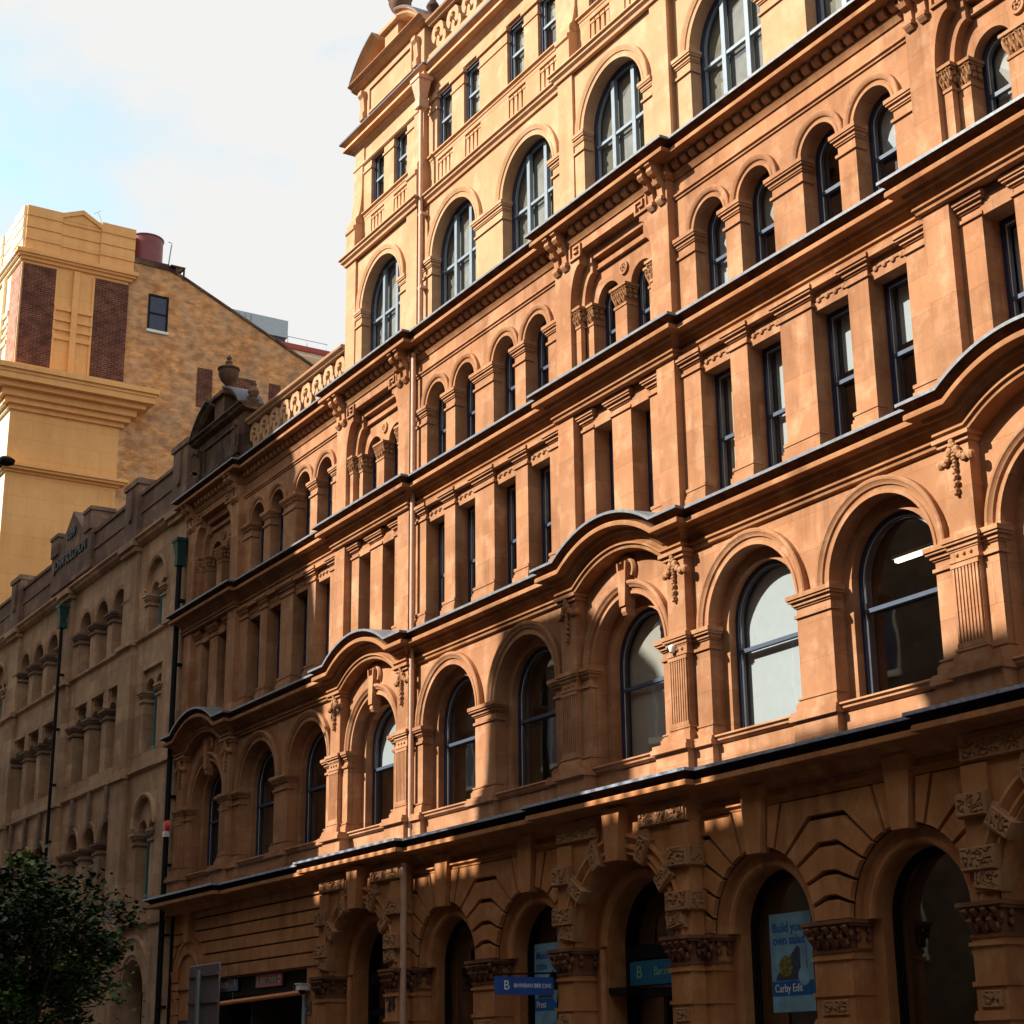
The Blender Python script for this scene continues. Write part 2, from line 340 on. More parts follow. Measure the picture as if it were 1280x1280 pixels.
def struct(o): o['kind'] = 'structure'; return o
def dup(o, parent, d=(0, 0, 0)):
    c = o.copy(); COL.objects.link(c); c.parent = parent; c.location = Vector(o.location)+Vector(d); WORLD[c] = WORLD[o]+Vector(d)
    for ch in list(o.children):
        if ch.name in SKIP: continue
        dup(ch, c)
    return c
SKIP = set()
def text(body, size, ext, mat, origin, ux, uz, align='CENTER', name='lettering', parent=None, font_sx=1.0, bold=0.0):
    cu = bpy.data.curves.new(name, 'FONT'); cu.body = body; cu.size = size; cu.extrude = ext; cu.align_x = align; cu.align_y = 'CENTER'; cu.offset = bold
    t = bpy.data.objects.new(name, cu); COL.objects.link(t); dg = bpy.context.evaluated_depsgraph_get(); dg.update()
    me = bpy.data.meshes.new_from_object(t.evaluated_get(dg)); bpy.data.objects.remove(t); bpy.data.curves.remove(cu)
    ux, uz = Vector(ux).normalized(), Vector(uz).normalized(); n = ux.cross(uz)
    for v in me.vertices: v.co = ux*v.co.x*font_sx+uz*v.co.y+n*v.co.z
    me.materials.clear(); me.materials.append(mat); me.name = name
    return link(name, me, parent, origin)
def arcpts(cx, cz, r, a0, a1, n): return [(cx+r*math.cos(R(a0+(a1-a0)*i/n)), cz+r*math.sin(R(a0+(a1-a0)*i/n))) for i in range(n+1)]
def notched(x0, x1, z0, z1, ops, n=22):
    """wall outline with openings that start at z0: (cx, half width, spring z, arched)"""
    p = [(x0, z0)]
    for cx, hw, sp, ar in ops:
        p += [(cx-hw, z0)]+(arcpts(cx, sp, hw, 180, 0, n) if ar else [(cx-hw, sp), (cx+hw, sp)])+[(cx+hw, z0)]
    return p+[(x1, z0), (x1, z1), (x0, z1)]
def opening(cx, hw, z0, sp, ar, n=20):
    return [(cx-hw, z0)]+(arcpts(cx, sp, hw, 180, 0, n) if ar else [(cx-hw, sp), (cx+hw, sp)])+[(cx+hw, z0)]

def window(parent, cx, z0, hw, sp, arch, Y, style='sash', rail=None, blind=None, frame=NAVY, sash=NAVY, fw=.085):
    """frame > sash, pane and, where the photo shows one, a blind"""
    path = opening(cx, hw, z0, sp, arch); loop = path
    mb = MB(); prof = [(0, -fw), (.10, -fw), (.10, 0), (0, 0)]
    mb.sweep(loop[::-1] if False else loop, [(d, -h-fw) for d, h in prof], Y, loop=True, sm=False)
    win = build('window', mb, frame, parent, origin=(cx, Y, z0))
    iw = hw-fw; top = sp if arch else sp-fw; ip = opening(cx, iw, z0+fw, top, arch)
    mb = MB(); sw = .034
    mb.sweep(ip, [(0, -sw), (.05, -sw), (.05, 0), (0, 0)], Y-.005, loop=True, sm=False)
    if sash is SLATEB: mbl = MB(); mbl.sweep(ip, [(0, -.018), (.056, -.018), (.056, 0), (0, 0)], Y-.006, loop=True, sm=False); build('beading', mbl, CREAMW, win, origin=(cx, Y, z0))
    H = (sp+hw if arch else sp)
    rz = rail if rail else (z0+H)/2
    mb.box(cx-iw, cx+iw, Y-.075, Y-.0, rz-.03, rz+.035)
    if style == 'three':
        for s in (-1, 1):
            x = cx+s*iw*.36; zt = top+math.sqrt(max(iw*iw-(iw*.36)**2, 0))-.02
            mb.box(x-.055, x+.055, Y-.09, Y-.002, z0+fw, zt)
    build('sash', mb, sash, win, origin=(cx, Y, z0))
    mb = MB(); mb.add([(x, Y+.015, z) for x, z in ip], [list(range(len(ip)))]); build('pane', mb, GLASS, win, origin=(cx, Y, z0))
    if blind:
        mt, frac = blind; zb = z0+fw+(1-frac)*(H-z0)
        pp = [(x, max(z, zb)) for x, z in opening(cx, iw-.02, z0+fw, top, arch)]
        mb = MB(); mb.prism(pp, Y+.07, Y+.078); build('blind', mb, mt, win, origin=(cx, Y, z0))
    return win

# ------------------------------------------------------------------ ground, road, pavements
YB, YP = 17.5, 17.32      # wall planes of the bays and of the pavilions; the upper storeys step back a little
Y4B, Y4P, Y5B, Y5P, Y6B, Y6P = 17.66, 17.48, 17.79, 17.62, 17.90, 17.80
g = MB(); g.box(-900, 900, -900, 900, -1.2, -.012); struct(build('ground', g, EARTH))
g = MB(); g.box(-300, 200, .8, 13.9, -.5, -.004); struct(build('road', g, ASPH))
g = MB(); g.box(-300, 200, 14.1, 17.6, -.4, .13); struct(build('pavement', g, PAVE))
g = MB(); g.box(-300, 200, 13.9, 14.1, -.4, .126); struct(build('kerb', g, PAVE))
g = MB(); g.box(-300, 200, -4.0, .8, -.4, .13); struct(build('near_pavement', g, PAVE))
for i in range(14):
    g = MB(); g.box(-110+i*9, -107+i*9, 7.3, 7.42, -.02, .0); o = struct(build('lane_marking', g, LETW))
# ------------------------------------------------------------------ the long sandstone building
BLD = empty('sandstone_building', (-29.77, 17.5, 0))
tag(BLD, 'long orange sandstone building with rows of arched windows and curved hoods along the street', 'building')
PB, PP = -19.77, -24.77      # prototype bay and prototype pavilion centre
BAY, PAV = {}, {}
def bay(key, name, mb, mat, parent=None, **k):
    o = build(name, mb, mat, parent or BLD, **k)
    if parent is None: BAY.setdefault(key, []).append(o)
    return o
def pav(key, name, mb, mat, parent=None, **k):
    o = build(name, mb, mat, parent or BLD, **k)
    if parent is None: PAV.setdefault(key, []).append(o)
    return o

# cornice profiles (d outward, h from top)
def corn_prof(P, h=.47, back=-.05, arch=False, mod=False):
    p = [(back, .035), (P-.01, -.012), (P-.01, -.04), (P-.13, -.09), (P-.17, -.16), (P-.075, -.165), (P-.06, -.19), (P-.06, -.255), (P-.09, -.262)]
    if mod: p += [(.05, -.27), (.05, -.45), (.08, -.46), (.08, -.49), (.05, -.53), (.03, -.58), (back, -.58)]
    elif arch: p += [(.20, -.27), (.17, -.33), (.13, -.345), (.10, -.40), (.05, -.43), (.04, -.50), (.10, -.505), (.11, -.545), (.07, -.56), (.065, -.62), (.03, -.64), (back, -.64)]
    else: p += [(.20, -.27), (.17, -.33), (.13, -.345), (.10, -.40), (.05, -.43), (.03, -.47), (back, -.47)]
    return p
def band_prof(P): return [(P-.006, -.036), (P-.006, -.05), (P-.120, -.096), (P-.155, -.158), (P-.20, -.158), (P-.20, -.036)]  # strip laid over the cyma to carry its painted shadow
def lead_prof(P, back=-.04): return [(back, .058), (P+.012, .008), (P+.012, -.042), (P-.002, -.042), (P-.002, -.006), (back, .040)]
def pav_cornice(c, z, prof, hw=1.9, hood=None, Yp=YP, Yb=YB+.03):
    """cornice broken forward round a pavilion, with returns; hood = (half chord, sagitta)"""
    mb = MB(); rr = []
    path = [(-hw, z)]
    if hood:
        a, s = hood; r = (a*a+s*s)/(2*s); ang = math.degrees(math.asin(a/r))
        path += [(x, zz) for x, zz in arcpts(0, z+s-r, r, 90+ang, 90-ang, 24)]
    path += [(hw, z)]
    n = len(path)
    rr.append([(c-hw-max(d, 0), Yb, z+h) for d, h in prof])
    for i, b in enumerate(path):
        ns = []
        for p, q in ((path[i-1] if i else None, b), (b, path[i+1] if i < n-1 else None)):
            if p and q:
                dx, dz = q[0]-p[0], q[1]-p[1]; l = math.hypot(dx, dz); ns.append((-dz/l, dx/l))
        if len(ns) == 2:
            k = 1+ns[0][0]*ns[1][0]+ns[0][1]*ns[1][1]; nx, nzz = (ns[0][0]+ns[1][0])/k, (ns[0][1]+ns[1][1])/k
        else: nx, nzz = 0, 1
        e = -1 if i == 0 else (1 if i == n-1 else 0)
        rr.append([(c+b[0]+nx*h+e*max(d, 0), Yp-d, b[1]+nzz*h) for d, h in prof])
    rr.append([(c+hw+max(d, 0), Yb, z+h) for d, h in prof])
    mb.rings(rr, sm=True); return mb
# lower levels of cornices
Z1, Z2, Z3, Z4, Z6 = 6.19, 10.66, 14.22, 17.70, 24.83
def straight(c, hw, z, prof, Y=YB):
    return MB().sweep([(c-hw, z), (c+hw, z)], prof, Y)
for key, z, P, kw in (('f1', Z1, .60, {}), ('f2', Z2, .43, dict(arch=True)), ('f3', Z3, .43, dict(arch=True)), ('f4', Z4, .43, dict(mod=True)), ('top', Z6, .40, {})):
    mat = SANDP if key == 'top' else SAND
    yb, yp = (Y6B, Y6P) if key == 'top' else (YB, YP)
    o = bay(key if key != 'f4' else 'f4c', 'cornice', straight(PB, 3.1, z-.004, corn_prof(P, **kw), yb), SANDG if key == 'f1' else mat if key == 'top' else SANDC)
    bay('', 'lead_flashing', straight(PB, 3.1, z-.004, lead_prof(P), yb), LEADK if key == 'top' else LEADB if key == 'f1' else LEAD, o)
    if key != 'top': bay('', 'cyma_shade_band', straight(PB, 3.1, z-.004, band_prof(P)), BANDK if key == 'f1' else BANDB, o)
    if key == 'f4': BC4 = o
    hood = (1.55, .46) if key == 'f2' else None
    back = -.22 if key == 'f2' else -.05
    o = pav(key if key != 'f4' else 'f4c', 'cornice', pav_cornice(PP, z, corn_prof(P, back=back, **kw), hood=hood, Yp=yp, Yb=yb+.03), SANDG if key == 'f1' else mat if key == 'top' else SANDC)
    pav('', 'lead_flashing', pav_cornice(PP, z, lead_prof(P, back), hood=hood, Yp=yp, Yb=yb+.03), LEADK if key == 'top' else LEADB if key == 'f1' else LEAD, o)
    if key != 'top': pav('', 'cyma_shade_band', pav_cornice(PP, z, band_prof(P), hood=hood), BANDK if key == 'f1' else BANDB, o)
    if key == 'f4': PC4 = o

# ---- modillions, brackets and greek keys under the fourth cornice
def modillion(mb, x, Y, z):
    mb.prismx([(Y-.03, z), (Y-.185, z), (Y-.19, z-.08), (Y-.165, z-.14), (Y-.11, z-.165), (Y-.03, z-.175)], x-.075, x+.075)
for i in range(23): mb = MB(); modillion(mb, PB-2.86+i*.26, YB, Z4-.268); bay('', 'modillion', mb, SAND, BC4)
for i in range(9): mb = MB(); modillion(mb, PP-1.04+i*.26, YP, Z4-.268); pav('', 'modillion', mb, SAND, PC4)
def console(mb, x, Y, z, w=.15):
    mb.prismx([(Y, z), (Y-.33, z), (Y-.34, z-.05), (Y-.28, z-.08), (Y-.30, z-.16), (Y-.25, z-.22), (Y-.16, z-.24), (Y-.15, z-.30), (Y-.19, z-.33), (Y-.15, z-.40), (Y-.07, z-.44),
               (Y-.05, z-.62), (Y-.09, z-.66), (Y-.09, z-.72), (Y-.04, z-.78), (Y, z-.78)], x-w/2, x+w/2)
    mb.box(x-w/2-.02, x+w/2+.02, Y-.10, Y, z-.70, z-.64)
for s in (-1, 1):
    for k in (1.47, 1.76):
        mb = MB(); console(mb, PP+s*k, YP, Z4-.262); pav('f4c', 'bracket', mb, SAND)
    mb = MB(); q = PP+s*1.12; zc = 16.98; m_ = -s
    for x0, x1, z0, z1 in ((-.2, .2, .19, .235), (-.2, -.155, -.2, .235), (-.2, .2, -.2, -.155), (.155, .2, -.2, .08), (-.07, .2, .035, .08), (-.07, -.025, -.07, .08), (-.07, .08, -.07, -.025)):
        a, b = sorted((q+m_*x0, q+m_*x1)); mb.box(a, b, YP-.045, YP+.01, zc+z0, zc+z1)
    pav('f4c', 'greek_key', mb, SAND)

# ---- first floor (tall arched windows)
A1, SP1, RO, RI, RW = 1.51, 8.60, 1.38, 1.12, .92
ARCHV = lambda ro, ri, p=.10: [(ri, -.02), (ri, p*.55), (ri+.05, p*.55), (ri+.06, p*.35), (ri+(ro-ri)*.45, p*.45), (ri+(ro-ri)*.50, p*.75), (ro-.10, p*.8), (ro-.06, p*1.15), (ro-.02, p*1.2), (ro, p), (ro, -.02)]
mb = MB(); mb.prism(notched(PB-3.12, PB+3.12, 6.60, Z2-.3, [(PB-A1, RI, SP1, 1), (PB+A1, RI, SP1, 1)]), YB, YB+.223)
mb.prism(notched(PB-3.12, PB+3.12, 6.60, Z2-.3, [(PB-A1, RW, SP1, 1), (PB+A1, RW, SP1, 1)]), YB+.22, YB+.62)
bay('f2', 'wall', mb, SAND)
mb = MB(); mb.box(PB-3.12, PB+3.12, YB-.03, YB+.62, Z1-.3, 6.604); bay('f2', 'plinth_course', mb, SAND)
SILL = [(-.02, 0), (.13, 0), (.14, -.03), (.10, -.06), (.10, -.09), (.05, -.13), (-.02, -.13)]
o = build('sill', MB().sweep([(PB-3.1, 6.76), (PB+3.1, 6.76)], SILL, YB), SAND, BLD); BAY['f2'].append(o)
def cap(mb, x0, x1, Y, z, h=.36, e=.12, drop=True, sideL=True, sideR=True):
    """moulded impost cap on a pier between x0 and x1 with top at z"""
    for d, a, b in ((e, 0, .07), (e*.8, .07, .11), (e*.45, .11, .17), (.025, .17, .20)):
        mb.box(x0-(d if sideL else -.002), x1+(d if sideR else -.002), Y-d, Y+.2, z-b, z-a)
    mb.box(x0-(.035 if sideL else -.002), x1+(.035 if sideR else -.002), Y-.035, Y+.2, z-h, z-h+.05)
def foot(mb, x0, x1, Y, z, h=.24, L_=True, R_=True):
    for d, a, b in ((.07, 0, .55), (.05, .55, .68), (.03, .68, .82), (.045, .82, .94)):
        mb.box(x0-(d if L_ else -.002), x1+(d if R_ else -.002), Y-d, Y+.15, z+h*a, z+h*b)
for s in (-1, 1):
    o = bay('f2', 'archivolt', MB().archivolt(PB+s*A1, SP1, ARCHV(RO, RI), YB), SAND)
for x0, x1, sl, sr in ((-.396, .396, 1, 1), (-3.12, -2.624, 0, 1), (2.624, 3.12, 1, 0)):
    mb = MB(); mb.box(PB+x0, PB+x1, YB-.05, YB+.2, 6.76, SP1-.2)
    o = bay('f2', 'pilaster', mb, SAND)
    mb = MB(); cap(mb, PB+x0, PB+x1, YB-.05, SP1, sideL=sl, sideR=sr); bay('', 'capital', mb, SAND, o)
    mb = MB(); foot(mb, PB+x0, PB+x1, YB-.05, 6.76, L_=sl, R_=sr); bay('', 'base', mb, SAND, o)
    mb = MB(); a, b = (x0-.1 if sl else x0), (x1+.1 if sr else x1)
    mb.box(PB+a, PB+b, YB-.16, YB, Z1+.02, 6.62); mb.box(PB+a-(.04*sl), PB+b+.04*sr, YB-.22, YB, 6.62, 6.70); mb.box(PB+a-(.02*sl), PB+b+.02*sr, YB-.19, YB, 6.70, 6.765)
    bay('f2', 'pedestal', mb, SAND)
# pavilion first floor
mb = MB(); mb.prism(notched(PP-1.9, PP+1.9, 6.60, Z2+.2, [(PP, RI, SP1, 1)]), YB+.03, YB+.25)
mb.prism(notched(PP-1.9, PP+1.9, 6.60, Z2+.2, [(PP, RW, SP1, 1)]), YB+.247, YB+.62)
for s in (-1, 1): mb.box(*sorted((PP+s*1.44, PP+s*1.9)), YP+.02, YB+.1, Z1-.2, Z2-.2)
pav('f2', 'wall', mb, SAND)
mb = MB(); mb.box(PP-1.9, PP+1.9, YB-.02, YB+.6, Z1-.3, 6.604); pav('f2', 'plinth_course', mb, SAND)
pav('f2', 'sill', MB().sweep([(PP-1.45, 6.76), (PP+1.45, 6.76)], SILL, YB), SAND)
pav('f2', 'archivolt', MB().archivolt(PP, SP1, ARCHV(RO-.02, RI, .12), YB+.03), SAND)
mb = MB(); mb.prism([(PP-.085, 9.50), (PP+.085, 9.50), (PP+.13, 10.12), (PP+.15, 10.30), (PP+.11, 10.32), (PP+.09, 10.16), (PP-.09, 10.16), (PP-.11, 10.32), (PP-.15, 10.30), (PP-.13, 10.12)], YB-.13, YB+.1)
mb.prismx([(YB+.1, 9.34), (YB-.06, 9.34), (YB-.10, 9.40), (YB-.10, 9.46), (YB-.06, 9.52), (YB+.1, 9.52)], PP-.07, PP+.07)
mb.archivolt(PP+.02, 10.17, [(.17, -.02), (.17, .05), (.20, .09), (.25, .09), (.28, .05), (.28, -.02)], YB+.03, -35, 215, 16)
pav('f2', 'keystone', mb, SAND)
for s in (-1, 1):
    x0, x1 = sorted((PP+s*1.43, PP+s*1.93))
    mb = MB(); mb.box(x0, x1, YP, YP+.3, 6.95, 10.12)
    o = pav('f2', 'pilaster', mb, SAND)
    mb = MB()
    for i in range(8): x = x0+.012+i*.0622; mb.box(x, x+.036, YP-.030, YP+.02, 7.10, 8.16)
    mb.box(x0-.01, x1+.01, YP-.040, YP+.02, 8.16, 8.22); mb.box(x0-.006, x1+.006, YP-.036, YP+.02, 7.03, 7.10)
    pav('', 'fluting', mb, SAND, o)
    mb = MB(); cap(mb, x0, x1, YP, SP1, e=.10); mb.box(x0-.01, x1+.01, YP-.015, YP+.1, 8.2, 8.5)
    for i in range(3): mb.blob((x0+.12+i*.13, YP-.02, 8.34), .03, .03, .03)
    pav('', 'capital', mb, SAND, o)
    mb = MB(); foot(mb, x0, x1, YP, 6.76, .28); pav('', 'base', mb, SAND, o)
    mb = MB(); xm = (x0+x1)/2
    for d, a, b in ((.10, 10.0, 10.06), (.05, 9.93, 10.0)): mb.box(x0-d, x1+d, YP-d, YP+.2, a, b)
    pav('', 'necking', mb, SAND, o)
    mb = MB()
    for i in range(15):
        t = i/14; z = 9.92-.72*t; r = .052-.028*t+.012*math.sin(i*2.4)
        mb.blob((xm+.015*math.sin(i*3), YP-.035, z), r, .045, .034)
    for q in (-1, 1):
        for i in range(9):
            t = i/8; mb.blob((xm+q*(.03+.24*t), YP-.05+.06*t*t, 9.90-.17*t-.10*math.sin(t*math.pi)), .045+.02*(i % 2), .05, .045+.015*(i % 2))
        mb.blob((xm+q*.29, YP-.0, 9.70), .07, .07, .075)
    mb.blob((xm, YP-.05, 9.97), .06, .05, .06)
    pav('f2', 'swag', mb, CARV)
    a, b = sorted((PP+s*1.14, PP+s*1.44))
    mb = MB(); mb.box(a, b, YB-.10, YB+.2, 6.76, SP1-.15); o = pav('f2', 'pier', mb, SAND)
    mb = MB(); cap(mb, a, b, YB-.10, SP1, sideL=s > 0, sideR=s < 0); pav('', 'capital', mb, SAND, o)
    mb = MB(); foot(mb, a, b, YB-.10, 6.76, L_=s > 0, R_=s < 0); pav('', 'base', mb, SAND, o)
    mb = MB(); a, b = sorted((PP+s*1.1, PP+s*1.99))
    mb.box(a, b, YP-.12, YB, Z1+.02, 6.62); mb.box(a-.05, b+.05, YP-.20, YB, 6.62, 6.70); mb.box(a-.03, b+.03, YP-.17, YB, 6.70, 6.765)
    pav('f2', 'pedestal', mb, SAND)

# ---- second floor (square pilasters)
PIL = [(-3.12, -2.56, 0, 1), (-1.71, -1.26, 1, 1), (-.385, .385, 1, 1), (1.26, 1.71, 1, 1), (2.56, 3.12, 1, 0)]
OPEN2 = [((-2.56-1.71)/2, .425), ((-1.26-.385)/2, .4375), ((1.26+.385)/2, .4375), ((2.56+1.71)/2, .425)]
mb = MB(); mb.prism(notched(PB-3.12, PB+3.12, Z2-.1, Z3-.3, [(PB+c, h, 13.16, 0) for c, h in OPEN2]), YB+.05, YB+.55)
bay('f3', 'wall', mb, SAND)
for x0, x1, sl, sr in PIL:
    x0 -= .005*sl; x1 += .005*sr
    mb = MB(); mb.box(PB+x0, PB+x1, YB-.03, YB+.2, Z2+.02, 13.5); o = bay('f3', 'pilaster', mb, SAND)
    mb = MB(); cap(mb, PB+x0, PB+x1, YB-.03, 13.56, .34, .13, sideL=sl, sideR=sr); bay('', 'capital', mb, SAND, o)
    mb = MB(); foot(mb, PB+x0, PB+x1, YB-.03, Z2+.03, .46, sl, sr); bay('', 'base', mb, SAND, o)
for c, h in OPEN2:
    mb = MB(); xa, xb = PB+c-h+.02, PB+c+h-.02
    mb.box(xa, xb, YB-.12, YB+.3, 13.47, 13.56); mb.box(xa, xb, YB+.01, YB+.3, 13.32, 13.47)
    for i in range(4): x = xa+.12+i*(xb-xa-.24)/3; mb.blob((x, YB+.02, 13.31), .055, .035, .05)
    mb.box(xa, xb, YB+.03, YB+.3, 13.15, 13.3)
    bay('f3', 'lintel', mb, SAND)
mb = MB(); mb.prism(notched(PP-1.9, PP+1.9, Z2-.1, Z3-.3, [(PP, 1.37, 13.62, 0)]), YP, YP+.22)
mb.prism(notched(PP-1.9, PP+1.9, Z2-.1, Z3-.3, [(PP-.61, .31, 13.2, 0), (PP+.61, .31, 13.2, 0)]), YP+.30, YP+.75)
pav('f3', 'wall', mb, SAND)
for x0, x1, sl, sr in ((-1.37, -.914, 0, 1), (-.306, .306, 1, 1), (.914, 1.37, 1, 0)):
    mb = MB(); mb.box(PP+x0, PP+x1, YP+.17, YP+.35, Z2+.02, 13.4); o = pav('f3', 'pilaster', mb, SAND)
    mb = MB(); cap(mb, PP+x0, PP+x1, YP+.17, 13.56, .34, .13, sideL=sl, sideR=sr); pav('', 'capital', mb, SAND, o)
    mb = MB(); foot(mb, PP+x0, PP+x1, YP+.17, Z2+.03, .46, sl, sr); pav('', 'base', mb, SAND, o)
for s in (-1, 1):
    mb = MB(); mb.box(PP+s*.61-.31, PP+s*.61+.31, YP+.16, YP+.5, 13.2, 13.6); pav('f3', 'lintel', mb, SAND)

# ---- third floor (small arches)
C3, H3, SP3 = (-2.11, -.825, .825, 2.11), .435, 15.88
mb = MB(); mb.prism(notched(PB-3.12, PB+3.12, Z3-.1, Z4-.3, [(PB+c, H3, SP3, 1) for c in C3]), YB, YB+.55)
bay('f4b', 'wall', mb, SAND)
for c in C3: bay('f4b', 'archivolt', MB().archivolt(PB+c, SP3, ARCHV(.635, H3, .075), YB, n=24), SAND)
for x0, x1, sl, sr in ((-3.12, -2.545, 0, 1), (-1.675, -1.26, 1, 1), (-.39, .39, 1, 1), (1.26, 1.675, 1, 1), (2.545, 3.12, 1, 0)):
    mb = MB(); mb.box(PB+x0+.004, PB+x1-.004, YB-.02, YB+.2, Z3+.02, SP3-.1); o = bay('f4b', 'pier', mb, SAND)
    mb = MB(); cap(mb, PB+x0, PB+x1, YB-.02, SP3, .40, .10, sideL=sl, sideR=sr); mb.box(PB+x0+.01, PB+x1-.01, YB, YB+.45, SP3-.2, SP3-.001)
    bay('', 'capital', mb, SAND, o)
    mb = MB(); foot(mb, PB+x0, PB+x1, YB-.02, Z3+.03, .16, sl, sr); bay('', 'base', mb, SAND, o)
STR = [(-.02, 0), (.06, 0), (.065, -.035), (.03, -.06), (.03, -.09), (-.02, -.09)]
bay('f4b', 'string_course', MB().sweep([(PB-3.1, 16.80), (PB+3.1, 16.80)], STR, YB), SAND)
def shoulder(hw, z0, sp, hw2, ztop):
    p = [(-hw, z0)]+[(-hw2-(hw-hw2)*math.cos(R(a)), sp+(ztop-.28-sp)*math.sin(R(a))) for a in range(0, 91, 9)]+[(-hw2, ztop)]
    return p+[(-x, z) for x, z in p[::-1]]
def shwall(x0, x1, z0, z1, sh): return [(x0, z0)]+[(PP+x, z) for x, z in sh]+[(x1, z0), (x1, z1), (x0, z1)]
mb = MB(); mb.prism(shwall(PP-1.9, PP+1.9, Z3-.1, Z4-.3, shoulder(1.37, Z3-.1, 15.75, 1.02, 16.93)), YP, YP+.203)
mb.prism(shwall(PP-1.9, PP+1.9, Z3-.1, Z4-.3, shoulder(1.17, Z3-.1, 15.75, .86, 16.72)), YP+.20, YP+.363)
mb.prism(notched(PP-1.9, PP+1.9, Z3-.1, Z4-.3, [(PP-.56, .376, 15.78, 1), (PP+.56, .376, 15.78, 1)]), YP+.36, YP+.75)
pav('f4b', 'wall', mb, SAND)
mb = MB(); mb.box(PP-.86, PP+.86, YP+.28, YP+.37, 16.50, 16.60); mb.archivolt(PP, 16.22, [(.085, 0), (.085, .045), (.135, .045), (.135, 0)], YP+.36, 0, 360, 20)
for k in range(5): mb.blob((PP+.05*math.cos(k*1.257), YP+.34, 16.22+.05*math.sin(k*1.257)), .035, .03, .035, 6, 4)
pav('f4b', 'rosette', mb, SAND)
def leafcap(mb, x0, x1, Y, y1, z0, z1, n=3, e=.06):
    """foliate capital: abacus, bell and two rows of curled leaves on the front and on both sides"""
    xm, hx = (x0+x1)/2, (x1-x0)/2; ym, hy = (Y+y1)/2, (y1-Y)/2; h = z1-z0
    mb.box(x0-e-.03, x1+e+.03, Y-e-.03, y1, z1-h*.14, z1); mb.box(x0-e, x1+e, Y-e, y1, z1-h*.24, z1-h*.14)
    mb.taper(xm, ym, z0, z1-h*.24, hx*.97, hy*.97, hx+e*.15, hy+e*.15)
    for r, (zz, hh) in enumerate(((z0+.02*h, .42*h), (z0+.30*h, .46*h))):
        for i in range(n+r):
            x = x0+(i+.5-(r*.5))*(x1-x0)/n; w_ = (x1-x0)/n*.95
            mb.leaf((x, Y-.005, zz), w_, hh, e*1.25)
            mb.blob((x+w_*.06*math.sin(i*5+r), Y-e*1.15, zz+hh*(.88+.06*math.sin(i*3.3))), w_*.30, .035, .038, 6, 4); mb.blob((x+w_*.45, Y-e*.55, zz+hh*.45), w_*.16, .04, .05, 6, 4)
    for r in range(2):
        for i in range(2):
            y = Y+(i+.5)*(y1-Y)/2
            for sx, xx in ((-1, x0), (1, x1)): mb.blob((xx+sx*e*.45, y, z0+h*(.34+.3*r)), .035, .06, h*.14, 6, 4)
    mb.box(x0-.02, x1+.02, Y-.02, y1, z0-.05, z0)
for x0, x1, dy in ((-1.37, -1.17, .10), (-1.17, -.93, .24), (-.19, .19, .24), (.93, 1.17, .24), (1.17, 1.37, .10)):
    mb = MB(); mb.box(PP+x0, PP+x1, YP+dy, YP+.6 if dy > .2 else YP+.25, Z3+.02, 15.6); o = pav('f4b', 'column', mb, SAND)
    mb = MB(); leafcap(mb, PP+x0, PP+x1, YP+dy, YP+dy+.25, 15.42, 15.80, 2 if x1-x0 < .3 else 3, .05); pav('', 'capital', mb, CARV, o)

# ---- fourth floor (wide arches), pale stone
A4, SP4, R4O, R4 = 1.60, 19.64, 1.27, 1.02
mb = MB(); mb.prism(notched(PB-3.12, PB+3.12, Z4-.1, 21.5, [(PB-A4, R4, SP4, 1), (PB+A4, R4, SP4, 1)]), Y4B, Y4B+.55)
bay('f5', 'wall', mb, SANDP)
for s in (-1, 1): bay('f5', 'archivolt', MB().archivolt(PB+s*A4, SP4, ARCHV(R4O, R4, .08), Y4B), SANDP)
for x0, x1, sl, sr in ((-.58, .58, 1, 1), (-3.12, -2.62, 0, 1), (2.62, 3.12, 1, 0)):
    mb = MB(); mb.box(PB+x0+.004, PB+x1-.004, Y4B-.03, Y4B+.2, Z4+.02, SP4-.1); o = bay('f5', 'pier', mb, SANDP)
    mb = MB(); cap(mb, PB+x0, PB+x1, Y4B-.03, SP4, .42, .10, sideL=sl, sideR=sr); mb.box(PB+x0+.01, PB+x1-.01, Y4B, Y4B+.45, SP4-.2, SP4-.001)
    bay('', 'capital', mb, SANDP, o)
STR5 = [(-.02, 0), (.16, -.01), (.17, -.05), (.12, -.08), (.12, -.13), (.06, -.18), (.05, -.24), (-.02, -.24)]
bay('f5', 'string_course', MB().sweep([(PB-3.1, 21.38), (PB+3.1, 21.38)], STR5, Y4B), SANDP)
mb = MB(); mb.prism(notched(PP-1.9, PP+1.9, Z4-.1, 21.5, [(PP, R4, SP4, 1)]), Y4P+.06, Y4P+.6)
for s in (-1, 1): mb.box(*sorted((PP+s*1.37, PP+s*1.9)), Y4P, Y4P+.3, Z4-.1, 21.2)
pav('f5', 'wall', mb, SANDP)
pav('f5', 'archivolt', MB().archivolt(PP, SP4, ARCHV(R4O, R4, .08), Y4P+.06), SANDP)
for s in (-1, 1):
    a, b = sorted((PP+s*1.025, PP+s*1.37)); mb = MB(); mb.box(a, b, Y4P+.03, Y4P+.3, Z4+.02, SP4-.1); o = pav('f5', 'pier', mb, SANDP)
    mb = MB(); cap(mb, a, b, Y4P+.03, SP4, .42, .08, sideL=s > 0, sideR=s < 0); mb.box(a+.01, b-.01, Y4P+.06, Y4P+.5, SP4-.2, SP4-.001); pav('', 'capital', mb, SANDP, o)
pav('f5', 'string_course', pav_cornice(PP, 21.38, [(-.04, 0), (.16, -.01), (.17, -.05), (.12, -.08), (.12, -.13), (.06, -.18), (.05, -.24), (-.04, -.24)], Yp=Y4P, Yb=Y4B+.03), SANDP)
